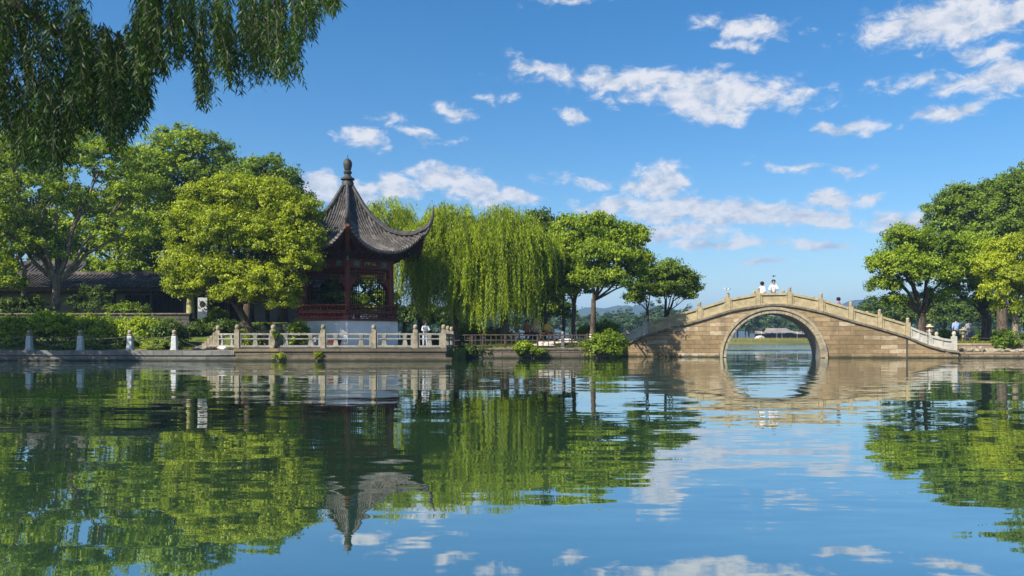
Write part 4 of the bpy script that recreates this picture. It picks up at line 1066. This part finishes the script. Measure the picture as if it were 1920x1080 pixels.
tree('broadleaf_tree', 'dark tree with knobbly crown between yellow tree and pavilion roof', at(507,50), P(507,470,50),
     [lob(497,318,34,26,50), lob(530,345,34,30,50), lob(455,330,38,30,51), lob(500,372,60,40,50), lob(560,390,35,35,50.5), lob(470,430,70,50,51)], 26000, .20, 'leaf_mid', 6, .32, clump=.5)
tree('broadleaf_tree', 'wide sunlit tree rising behind the corridor roof', at(230,56), P(230,500,56),
     [lob(160,450,60,45,56), lob(235,470,60,40,55), lob(300,470,50,45,56), lob(120,490,50,35,57), lob(190,400,60,40,57), lob(270,410,50,40,58), lob(160,510,60,24,55), lob(240,512,60,24,55), lob(305,512,50,26,55)], 34000, .24, 'leaf_bright', 7, .3, clump=.6)
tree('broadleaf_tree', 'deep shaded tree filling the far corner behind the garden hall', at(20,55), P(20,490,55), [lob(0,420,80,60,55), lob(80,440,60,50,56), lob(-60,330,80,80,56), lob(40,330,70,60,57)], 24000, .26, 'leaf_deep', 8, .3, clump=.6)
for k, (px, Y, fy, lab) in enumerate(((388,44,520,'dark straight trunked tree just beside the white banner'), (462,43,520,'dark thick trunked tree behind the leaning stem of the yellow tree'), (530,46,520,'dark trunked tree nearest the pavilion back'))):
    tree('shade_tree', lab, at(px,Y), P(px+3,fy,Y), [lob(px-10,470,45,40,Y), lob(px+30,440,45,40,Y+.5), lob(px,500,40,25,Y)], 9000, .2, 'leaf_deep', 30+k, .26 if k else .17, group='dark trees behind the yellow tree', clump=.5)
# pale-stemmed tree by the wall end
tree('small_tree', 'small tree whose stem is wrapped in pale yellow bark by the wall end', at(357,40.2), P(357,548,40.2), [lob(345,530,28,20,40), lob(372,525,25,22,40.2), lob(345,550,18,10,39.8,w=.5)], 5000, .13, 'leaf_bright', 12, .15, 'bark', whitewash=1.3)
# yellow-green tree in front of the pavilion roof
yt = tree('yellow_green_tree', 'bright yellow green leaning tree overlapping the pavilion roof edge', (X(488,36.4),36.4,gz(X(488,36.4),36.4)), P(440,565,36.5),
     [lob(380,385,48,42,36.6), lob(445,368,55,38,36.8), lob(510,375,48,38,36.6), lob(555,415,38,38,36.2), lob(350,435,42,45,36.4), lob(425,440,62,52,35.8), lob(505,450,58,50,35.8), lob(560,480,38,42,35.4),
      lob(345,500,40,40,36.2), lob(405,520,55,42,35.8), lob(480,530,58,38,35.6), lob(540,535,30,36,35.6), lob(345,540,30,22,36.3), lob(575,395,28,26,36), lob(583,450,22,28,35.6), lob(578,495,24,26,35.3), lob(530,565,26,24,35.4,w=.8), lob(440,552,45,20,35.6,w=.8)], 100000, .115, 'leaf_yellow', 9, .20, clump=.34, sub=4)
tree('broadleaf_tree', 'leafy tree seen through the lattice of the pavilion', at(668,49), P(668,560,49), [lob(640,530,40,34,49), lob(690,520,40,36,49.5), lob(660,575,44,30,48.5), lob(715,570,34,32,49.5), lob(610,560,40,36,49.5)], 22000, .19, 'leaf_bright', 130, .2, clump=.45)
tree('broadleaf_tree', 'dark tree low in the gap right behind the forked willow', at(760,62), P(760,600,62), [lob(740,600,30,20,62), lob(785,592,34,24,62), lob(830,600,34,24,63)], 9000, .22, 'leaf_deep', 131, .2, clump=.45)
# --- shrubs of the lower bed
sh = [(18,590,655,62,'broad sunlit shrub at the far end of the quay bed','leaf_willow'), (100,588,655,58,'bright green shrub between the first two chain posts','leaf_willow'), (188,590,655,62,'large dense shrub behind the second and third chain posts','leaf_willow'),
      (268,598,656,52,'loose leafy shrub behind the last chain posts','leaf_willow'), (318,604,656,26,'narrow shrub ending the row by the dark wall corner','leaf_deep')]
for k, (px, y0, y1, w, lab, m) in enumerate(sh):
    Y = 37.0; x = X(px,Y); z = gz(x,Y); bush('shrub', lab, (x, Y, z), (w/F*Y*1.05, .9, (Z(y0,Y)-z)*(.82+.12*(k%2))), 8000, .15, m, 40+k, 'shrubs of the quay bed', clump=.40)
for k, (px, y0, y1, w, Y, lab, m) in enumerate(((60,556,588,34,40.6,'small dark shrub on the upper terrace before the slim trunk','leaf_deep'), (20,562,588,30,40.8,'dark shrub at the far end of the upper terrace','leaf_deep'), (170,540,585,52,41.5,'dark shrub on the upper terrace under the corridor eave','leaf_deep'), (240,572,588,50,40.2,'thin trailing plant along the wall capping','leaf_mid'),
        (300,640,657,40,35.9,'low leafy plant at the quay edge near the last post','leaf_bright'), (150,645,657,60,35.8,'low ground plant at the quay edge between posts','leaf_mid'), 
        (410,582,612,18,41.8,'clipped yellow green hedge block beside the banner','leaf_hedge'), (395,598,612,12,41.2,'small clipped yellow shrub below the banner','leaf_hedge'),
        (560,607,630,18,36.0,'small bright shrub against the white pavilion base','leaf_bright'), (470,628,645,26,36.3,'bright weeds seen through the terrace railing','leaf_hedge'),
        (560,440,470,1,36,None,None))):
    if lab is None: continue
    x = X(px,Y); z = gz(x,Y) if Z(y1,Y) < gz(x,Y)+.4 else gz(x,Y); bush('shrub', lab, (x, Y, z), (w/F*Y, .55, max(.25, Z(y0,Y)-z)), 4200, .10, m, 60+k, clump=.22)
for k, (px, w) in enumerate(((420,30),(370,26),(500,40))):
    Y = 39.8; x = X(px,Y); z = gz(x,Y); bush('shrub', ['dark ground shrub under the leaning stem','dark ground shrub under the banner','dark ground shrub behind the inner railing'][k], (x,Y,z), (w/F*Y,.7,.55), 4500, .11, 'leaf_deep', 80+k, clump=.25)
# --- willows
willow('weeping_willow', 'thin crowned willow with forked bare trunk right behind the pavilion', at(786,45.5), P(790,555,45.5),
       [X(735,45.5),45.5,Z(415,45.5),1.5,1.2,1.0,Z(575,45.5),Z(430,45.5),34] and [(X(725,45.5),45.5,Z(400,45.5),1.35,1.2,.9,Z(560,45.5),Z(420,45.5),26),(X(768,45.5),46,Z(425,45.5),1.0,1.0,.8,Z(600,45.5),Z(470,45.5),20),(X(700,46),46.5,Z(400,46),.8,.9,.7,Z(520,46),Z(430,46),10)],
       leaf=.17, width=.036, seed=11, r0=.17, branches=[([P(786,600,45.5),P(778,560,45.4),P(770,520,45.4),P(752,470,45.4)],[.12,.09,.06,.02]),([P(790,590,45.5),P(797,540,45.5),P(800,480,45.5)],[.12,.09,.03])])
willow('weeping_willow', 'broad bright weeping willow curtain beside the pavilion roof tip', at(850,41), P(855,560,41),
       [(X(845,41),41,Z(440,41),1.55,1.4,1.55,Z(622,41),Z(540,41),108),(X(808,41),40.8,Z(455,41),.85,1.0,1.45,Z(600,41),Z(520,41),44),(X(886,41),40.8,Z(462,41),.75,1.0,1.5,Z(618,41),Z(535,41),56)],
       leaf=.15, width=.034, seed=21, r0=.24)
willow('weeping_willow', 'fullest weeping willow showing one slanting bare branch', at(945,41.5), P(948,565,41.5),
       [(X(940,41.5),41.5,Z(440,41.5),1.6,1.5,1.45,Z(622,41.5),Z(535,41.5),114),(X(990,41.5),41.7,Z(462,41.5),1.0,1.2,1.3,Z(575,41.5),Z(515,41.5),62),(X(915,41.5),40.7,Z(470,41.5),.9,.8,1.5,Z(632,41.5),Z(545,41.5),36)],
       leaf=.15, width=.034, seed=22, r0=.25, branches=[([P(905,548,40.0),P(925,520,39.9),P(948,498,39.9),P(968,482,40)],[.035,.03,.022,.01])])
# --- middle trees up to the bridge
tree('broadleaf_tree', 'low dense tree filling the gap behind the resting visitors', at(1015,50), P(1015,590,50), [lob(985,560,36,30,50), lob(1020,575,34,28,49.5), lob(1048,585,30,22,50), lob(955,575,36,30,50.5)], 15000, .17, 'leaf_mid', 132, .16, clump=.45)
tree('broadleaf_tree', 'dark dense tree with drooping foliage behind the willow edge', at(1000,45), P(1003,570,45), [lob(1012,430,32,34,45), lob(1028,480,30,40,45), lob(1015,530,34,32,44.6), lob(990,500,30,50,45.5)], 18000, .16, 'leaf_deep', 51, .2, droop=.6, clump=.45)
tree('broadleaf_tree', 'slender dark stemmed tree next to the dense drooping one', at(1020,43.5), P(1022,575,43.5), [lob(1035,520,30,32,43.3), lob(1045,470,30,35,43.5), lob(1030,555,26,18,43.2,w=.6)], 11000, .15, 'leaf_mid', 52, .12, droop=.5)
tree('broadleaf_tree', 'tall tree with straight dark stem left of the whitewashed one', at(1075,43), P(1077,572,43), [lob(1075,430,40,26,43.5), lob(1055,470,36,36,43), lob(1095,465,36,36,43.5), lob(1070,520,40,28,42.7), lob(1110,430,28,24,44), lob(1050,540,26,26,42.6), lob(1090,545,22,18,42.8,w=.8)], 29000, .15, 'leaf_bright', 53, .13)
tree('broadleaf_tree', 'thin dark stemmed tree standing behind the yellow shrub', at(1056,44.5), P(1056,575,44.5), [lob(1050,535,26,24,44.5), lob(1062,500,28,26,45)], 8000, .15, 'leaf_mid', 54, .11)
tree('broadleaf_tree', 'largest tree by the bridge with whitewashed trunk foot', at(1110,40.6), P(1113,560,40.6),
     [lob(1125,425,30,24,40.4), lob(1150,450,40,30,40.6), lob(1188,445,26,26,40.8), lob(1125,480,42,32,40.2), lob(1165,490,42,28,40.0), lob(1200,490,24,24,40.6), lob(1115,520,38,26,40.5), lob(1150,525,36,18,39.6,w=.7), lob(1192,520,20,22,40.2,w=.7)], 36000, .14, 'leaf_bright', 55, .15, whitewash=.55, droop=.35, clump=.36)
tree('broadleaf_tree', 'small round tree with slanting stem at the bridge foot', (X(1232,45),45,.8), P(1248,592,45),
     [lob(1255,510,30,22,45), lob(1285,530,26,24,45), lob(1262,545,34,20,44.5), lob(1235,525,26,22,45.3), lob(1300,540,14,16,45,w=.8), lob(1290,555,20,10,44.8,w=.6)], 17000, .13, 'leaf_mid', 56, .12, clump=.33)
tree('broadleaf_tree', 'small upright dark stemmed tree beside the slanting one at the bridge', (X(1214,44.6),44.6,.8), P(1214,580,44.6), [lob(1205,545,26,18,44.4), lob(1190,562,18,14,44.4,w=.8), lob(1222,520,22,18,44.6)], 9000, .13, 'leaf_mid', 57, .10, clump=.3)
bush('shrub', 'big yellowish shrub overhanging the water before the bridge foot', (X(1138,38.9),38.95,.0), (1.18,.75,1.12), 15000, .11, 'leaf_bright', 101, clump=.28)
bush('shrub', 'small bright shrub hanging over the bank wall under the fence', (X(982,38.8),38.75,.12), (.55,.35,.62), 4500, .09, 'leaf_bright', 102, clump=.2)
bush('shrub', 'low yellowish shrub spilling down the bank beside the small one', (X(1000,38.8),38.7,.1), (.8,.3,.35), 3500, .09, 'leaf_mid', 107, clump=.2)
bush('shrub', 'round golden green shrub behind the two straight dark stems', (X(1137,46.5),46.5,gz(X(1137,46.5),46.5)), (.95,.9,1.0), 7000, .11, 'leaf_hedge', 103, clump=.25)
bush('shrub', 'golden shrub end peeping out behind the thin stem', (X(1098,47),47,gz(X(1098,47),47)), (.5,.6,.8), 3500, .11, 'leaf_hedge', 106, clump=.25)
bush('creeper_plant', 'dark green creeper covering the bank beside the terrace', (X(880,38.9),38.9,.05), (1.5,.35,.50), 9000, .09, 'leaf_deep', 104, cat='creeper', clump=.2)
bush('creeper_plant', 'small rusty creeper hanging down the terrace wall under the vine grown post', (X(522,33.8),33.83,.02), (.24,.08,.36), 420, .06, 'leaf_yellow', 140, cat='creeper', clump=.12)
bush('creeper_plant', 'yellow green tuft growing from the terrace wall below the railing', (X(596,33.8),33.83,.05), (.22,.08,.36), 420, .06, 'leaf_hedge', 141, cat='creeper', clump=.12)
bush('creeper_plant', 'thin vine climbing a stout post of the terrace balustrade', (X(516,34.0),34.02,.6), (.16,.12,.75), 700, .07, 'leaf_mid', 142, cat='creeper', clump=.10)
bush('hedge', 'long sunlit yellow green hedge behind the fence and willow trunks', (X(905,43.2),43.2,gz(X(905,43.2),43.2)), (2.0,.6,.62), 11000, .10, 'leaf_hedge', 105, cat='hedge', clump=.22)
bush('hedge', 'darker clipped hedge between terrace and willow trunks', (X(868,44.5),44.5,gz(X(868,44.5),44.5)), (1.5,.5,.95), 7000, .10, 'leaf_bright', 108, cat='hedge', clump=.22)
bush('hedge', 'short sunlit hedge seen beyond the terrace end bay', (X(800,44),44,gz(X(800,44),44)), (1.6,.5,.65), 7000, .10, 'leaf_hedge', 109, cat='hedge', clump=.22)
# --- right side
tree('park_tree', 'spreading bright tree with dark forked trunk nearest the bridge end', atr(1728,44), P(1729,588,44),
     [lob(1700,455,40,26,44), lob(1662,490,30,20,43.6), lob(1640,500,18,14,43.6,w=.8), lob(1690,500,46,30,43.3), lob(1752,470,48,34,44.2), lob(1745,515,46,28,43.2), lob(1660,535,28,20,43.8), lob(1675,565,22,14,43.8,w=.7), lob(1795,500,34,30,44), lob(1690,437,18,14,44), lob(1745,560,30,16,44.4,w=.5)], 46000, .14, 'leaf_bright', 71, .23, clump=.38)
tree('park_tree', 'tree with thick dark bowed limbs behind the tall grey rock', atr(1850,47), P(1850,590,47),
     [lob(1810,470,34,26,47), lob(1850,480,36,30,46.6), lob(1815,520,40,28,46.5), lob(1860,530,36,28,46.5), lob(1790,550,26,16,47,w=.6), lob(1835,565,30,14,46.8,w=.5)], 28000, .15, 'leaf_bright', 72, .30)
tree('park_tree', 'pale trunked feathery yellow tree at the lawn edge', atr(1905,41.8), P(1903,588,41.8),
     [lob(1895,475,42,34,41.8), lob(1930,470,40,36,42), lob(1865,500,30,30,41.6), lob(1900,520,44,30,41.4), lob(1868,548,26,24,41.4,w=.7), lob(1930,545,34,30,41.6), lob(1890,575,26,14,41.4,w=.4)], 36000, .12, 'leaf_yellow', 73, .18, 'bark_pale', clump=.34, droop=.3)
tree('park_tree', 'tallest dark green tree rising above the yellow trees', atr(1880,60), P(1880,520,60),
     [lob(1775,395,34,30,60), lob(1800,370,30,22,60), lob(1830,400,46,36,59.5), lob(1870,370,42,34,60), lob(1910,360,44,36,60), lob(1960,345,60,44,61), lob(1770,430,34,26,60), lob(1850,440,60,36,59.5), lob(1920,420,56,44,59.5)], 52000, .22, 'leaf_mid', 74, .4, clump=.62)
for k, (px, Y) in enumerate(((1770,72),(1850,70),(1930,72),(1700,76),(1640,90))):
    tree('background_tree', ['bushy dark tree behind the hatted person','bushy dark tree behind the tall grey rock','bushy dark tree behind the pale trunked one','dark tree low behind the spreading bright tree','small dark tree over the bridge parapet slope'][k], atr(px,Y), P(px,618,Y),
         [lob(px-15,595,26,22,Y), lob(px+18,590,28,24,Y), lob(px,575,26,18,Y+1)], 8000, .24, 'leaf_deep', 110+k, .2, group='dark trees at the back of the park', clump=.5)
bush('shrub', 'bright grassy shrub on the bank edge under the pale trunk', (X(1885,39.9),39.9,.35), (.62,.4,.75), 5000, .12, 'leaf_mid', 121, clump=.2, flat=1.2)
bush('hedge', 'low dark hedge across the park lawn behind the walker', (X(1850,56),56,.6), (6.5,.8,.75), 14000, .13, 'leaf_deep', 122, cat='hedge', clump=.28)
bush('shrub', 'light green shrub beside the hatted person', (X(1770,48),48,.62), (.9,.5,.75), 4500, .11, 'leaf_bright', 123, clump=.25)
bush('shrub', 'sunlit shrub behind the bowed tree trunk', (X(1880,52),52,.6), (1.1,.5,.9), 4500, .12, 'leaf_bright', 124, clump=.25)
bush('shrub', 'tiny bright sapling on the lawn by the low rail', (X(1829,41),41,.70), (.18,.15,.36), 500, .08, 'leaf_hedge', 125, clump=.08)
# --- grass: blades nobody could count
def grass(label, areas, n, hgt, mat, seed, zf):
    rs = np.random.RandomState(seed); C = []
    for (x0, x1, y0, y1, w) in areas:
        m = int(n*w); x = rs.uniform(x0, x1, m); y = rs.uniform(y0, y1, m); C.append(np.stack([x, y, [zf(a, b_)+hgt*.4 for a, b_ in zip(x, y)]], 1))
    C = np.vstack(C); N = len(C); d = rs.normal(size=(N,3))*.35+[0,0,1]
    tag(leaf_mesh('grass', C, d, rs.normal(size=(N,3)), hgt*(.6+.8*rs.random(N)), np.full(N,.02)+.01*rs.random(N), .5+rs.normal(size=N)*.2, mat), label, 'grass', kind='stuff')
grass('short grass along the quay bed and behind the fence', [(-28,-11.9,36.0,37.2,.35),(-2,4.2,39.6,44,.35),(-3,2,43,47,.2)], 15000, .13, 'grass_blade', 1, gz)
grass('sunlit grass on the park lawn past the bridge', [(21.6,34,40.25,44,1)], 12000, .12, 'grass_blade', 2, zr)
def zfar(x, y): return .45
grass('yellow reeds fringing the far shore', [(X(1330,158),X(1640,158),156.2,161,1)], 9000, .9, 'reed', 3, zfar)
# --- trees beyond the lake: three kinds built once, then copied
protos = []
for k, (h_, r_, m, nm_) in enumerate(((8.0,3.6,'leaf_far','round crowned tree'),(6.0,3.8,'leaf_far','low bushy tree'),(10.0,2.6,'leaf_far','narrow pointed tree'))):
    rs = np.random.RandomState(200+k); L = []
    if k == 2: L = [(0,0,h_*t,r_*(1.02-t),r_*(1.02-t),h_*.14) for t in (.25,.4,.55,.7,.83,.94)]
    else:
        L = [(0,0,h_*.6,r_*.8,r_*.8,h_*.34,1.5)] + [(math.cos(a)*r_*.55, math.sin(a)*r_*.55, h_*rs.uniform(.4,.8), r_*.45, r_*.45, h_*.2) for a in np.linspace(0, 5.5, 7)]
    C, d, nr, ln, wd, T, cl = foliage(rs, L, 3800, .42, .7)
    t = thing('lakeshore_tree', nm_+' on the opposite lake shore', 'tree', (0,0,0), 0, 'trees lining the opposite lake shore')
    leaf_mesh('crown', C, d, nr, ln, wd*1.1, T, m, t); MB().tube([(0,0,-.3),(0,0,h_*.3),(.1,0,h_*.7)], [.25,.2,.06], 6).build('trunk', 'bark', t)
    protos.append(t)
rr = random.Random(77); first = [True]*3
spots = []
for px in range(700, 2000, 26):
    spots.append((px+rr.uniform(-8,8), 176+rr.uniform(-4,10), None)); 
    spots.append((px+rr.uniform(-10,10), 205+rr.uniform(-6,20), None))
for px in (1085,1120,1150,1185,1240,1265,1300): spots.append((px, 171+rr.uniform(-3,3), 1))
for px in (1222,1236,1590,1612): spots.append((px, 196, 2))
for (px, Y, kk) in spots:
    k = kk if kk is not None else (0 if rr.random() < .6 else 1)
    o = protos[k] if first[k] else copy_tree(protos[k]); first[k] = False
    o.location = (X(px,Y), Y, .7); o.rotation_euler = (0,0,rr.uniform(0,6.28))
    s = rr.uniform(.7,1.0)*(1.0 if Y > 195 else .92)
    s *= .80 if 1545 < px < 1700 else 1.08
    o.scale = (s*rr.uniform(.9,1.15), s, s)

# --- willow overhanging the viewer, rooted on the near bank
def near_willow():
    base = Vector((-8.3, 7.9, .42)); t = thing('overhanging_willow', 'dark leafy willow boughs hanging into view from above on the near bank', 'tree', base)
    rs = np.random.RandomState(9); b = np.array(base)
    outl = [(-60,300),(0,240),(30,285),(55,320),(80,292),(112,335),(135,262),(165,238),(200,255),(216,285),(236,268),(262,243),(275,200),(283,118),(305,150),(322,135),(350,112),(368,125),(378,205),(392,190),(402,128),(430,158),(447,172),(470,120),(482,165),(500,125),(520,150),(545,165),(558,150),(566,105),(585,60),(604,28),(632,16)]
    top = [(-60,-160),(110,-160),(150,-40),(170,38),(205,45),(240,62),(256,20),(262,-120),(500,-120),(600,-60),(632,-20)]
    ox_, oyy = [p[0] for p in outl], [p[1] for p in outl]; tx, ty = [p[0] for p in top], [p[1] for p in top]
    st_ = []; ez = []; lean = []; tn = []; outv = []
    dens = 1650
    for i in range(dens):
        px = rs.uniform(-60, 300) if rs.rand() < .62 else rs.uniform(258, 632)
        bot = np.interp(px, ox_, oyy); tp = np.interp(px, tx, ty); Y = rs.uniform(7.6, 10.4)
        ln_ = rs.uniform(55, 135); endy = bot - abs(rs.normal())*(bot-tp)*.52
        if i % 5 == 0: endy = bot-rs.uniform(0,10)
        if endy < tp+20: endy = rs.uniform(tp+20, max(tp+30, bot))
        sy = endy-ln_
        if px < 255 and px > 150 and sy < tp: sy = tp+rs.uniform(0,10)
        st_.append(np.array(P(px-rs.uniform(-5,14), sy, Y))-b); ez.append(Z(endy, Y)-b[2]); lean.append(np.array([rs.normal()*.03+.03, rs.normal()*.05, 0])); tn.append(.42+rs.normal()*.2+(.25 if px > 300 else 0)); outv.append(np.zeros(3))  # lighter tint on the right-hand shoots paints in sunlight
    C, D, nr, ln, wd, T, paths = strands(rs, st_, ez, lean, .092, .0155, .0150, .85, out=outv, tints=tn)
    # parent crown above and beyond the frame, which shades the boughs
    L = [np.array(v) for v in ((-7.6,6.8,6.6,2.0,1.9,1.0),(-9.8,6.0,5.4,1.9,2.0,1.6),(-8.6,8.8,7.0,2.2,2.0,1.2),(-6.4,6.4,6.3,1.5,1.4,.7),(-10.5,9.0,5.0,1.8,1.8,1.8),(-5.6,7.6,6.9,1.6,1.3,.7))]
    for l in L: l[:3] -= b
    C2, D2, n2_, l2, w2, T2, cl = foliage(rs, [tuple(l) for l in L], 15000, .13, .45, .28, droop=.4)
    D2[:,2] -= 1.2
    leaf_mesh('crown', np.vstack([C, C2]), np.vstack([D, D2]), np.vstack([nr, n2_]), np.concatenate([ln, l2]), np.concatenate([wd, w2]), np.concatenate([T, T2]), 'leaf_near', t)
    mb = MB(); V_ = lambda p: Vector(p)-base
    mb.tube([(0,0,-.4),(.0,0,.1),(.15,.05,1.6),(.3,.1,3.2),(.45,.1,4.4)], [.42,.34,.27,.24,.20], 12)
    def limb(pts, r0, r1): n_ = len(pts); mb.tube([V_(p) for p in pts], [r0+(r1-r0)*i/(n_-1) for i in range(n_)], 7)
    f0 = base+Vector((.45,.1,4.3))
    limb([f0, Vector((-6.3,8.3,5.2)), P(-10,-20,8.6), P(55,25,8.7), P(110,62,8.8), P(165,98,8.9), P(235,130,9.0)], .12, .012)
    limb([P(20,5,8.6), P(45,90,8.7), P(70,170,8.6), P(85,235,8.6)], .03, .006); limb([P(110,62,8.8), P(150,130,8.7), P(190,190,8.8)], .025, .006)
    limb([f0, Vector((-5.8,8.6,6.0)), P(120,-170,9), P(300,-120,9.1), P(430,-70,9.2), P(540,-30,9.3), P(628,8,9.4)], .12, .008)
    limb([P(360,-100,9.1), P(400,-30,9.2), P(418,50,9.2), P(440,110,9.2)], .02, .004); limb([P(300,-120,9.1), P(330,-20,9.1), P(372,90,9.1), P(380,190,9.1)], .02, .004)
    limb([P(480,-50,9.2), P(520,10,9.3), P(548,80,9.3), P(555,140,9.3)], .018, .004)
    for q_, l in zip(cl, L): limb([f0, f0.lerp(Vector(l[:3])+base, .5)+Vector((0,0,.3)), Vector(l[:3])+base], .10, .03)
    for p_ in paths[::2]: mb.tube([Vector(q2) for q2 in p_], [.004]*(len(p_)-1)+[.0015], 3, cap=False)
    mb.build('trunk', 'bark', t, smooth=True)
near_willow()
# tree on the quay beyond the edge of view whose crown shades the chain posts
tree('quay_tree', 'leafy tree leaning over the quay just beyond the edge of view', (-27,35.2,.46), (-26,33.6,3.4),
     [(-25.2,32.4,5.6,2.0,1.7,1.2),(-26,32,4.6,2.2,1.8,1.3),(-23.2,32.6,4.8,1.9,1.5,1.2),(-22.0,30.3,5.0,1.5,1.2,1.0)], 26000, .19, 'leaf_mid', 99, .26, clump=.5)

# ------------------------------------------------------------------ haze
HAZE = 0.0005
if HAZE > 0:
    m = bpy.data.materials.new('haze'); m.use_nodes = True; nt = m.node_tree; nt.nodes.clear()
    o_ = nt.nodes.new('ShaderNodeOutputMaterial'); v_ = nt.nodes.new('ShaderNodeVolumePrincipled')
    v_.inputs['Color'].default_value = (.38,.62,1.0,1); v_.inputs['Density'].default_value = HAZE; v_.inputs['Anisotropy'].default_value = .1
    nt.links.new(v_.outputs[0], o_.inputs['Volume']); M['haze'] = m
    tag(MB().box(-4100, 4100, -250, 6100, -2.7, 110).build('haze', 'haze'), kind='stuff')
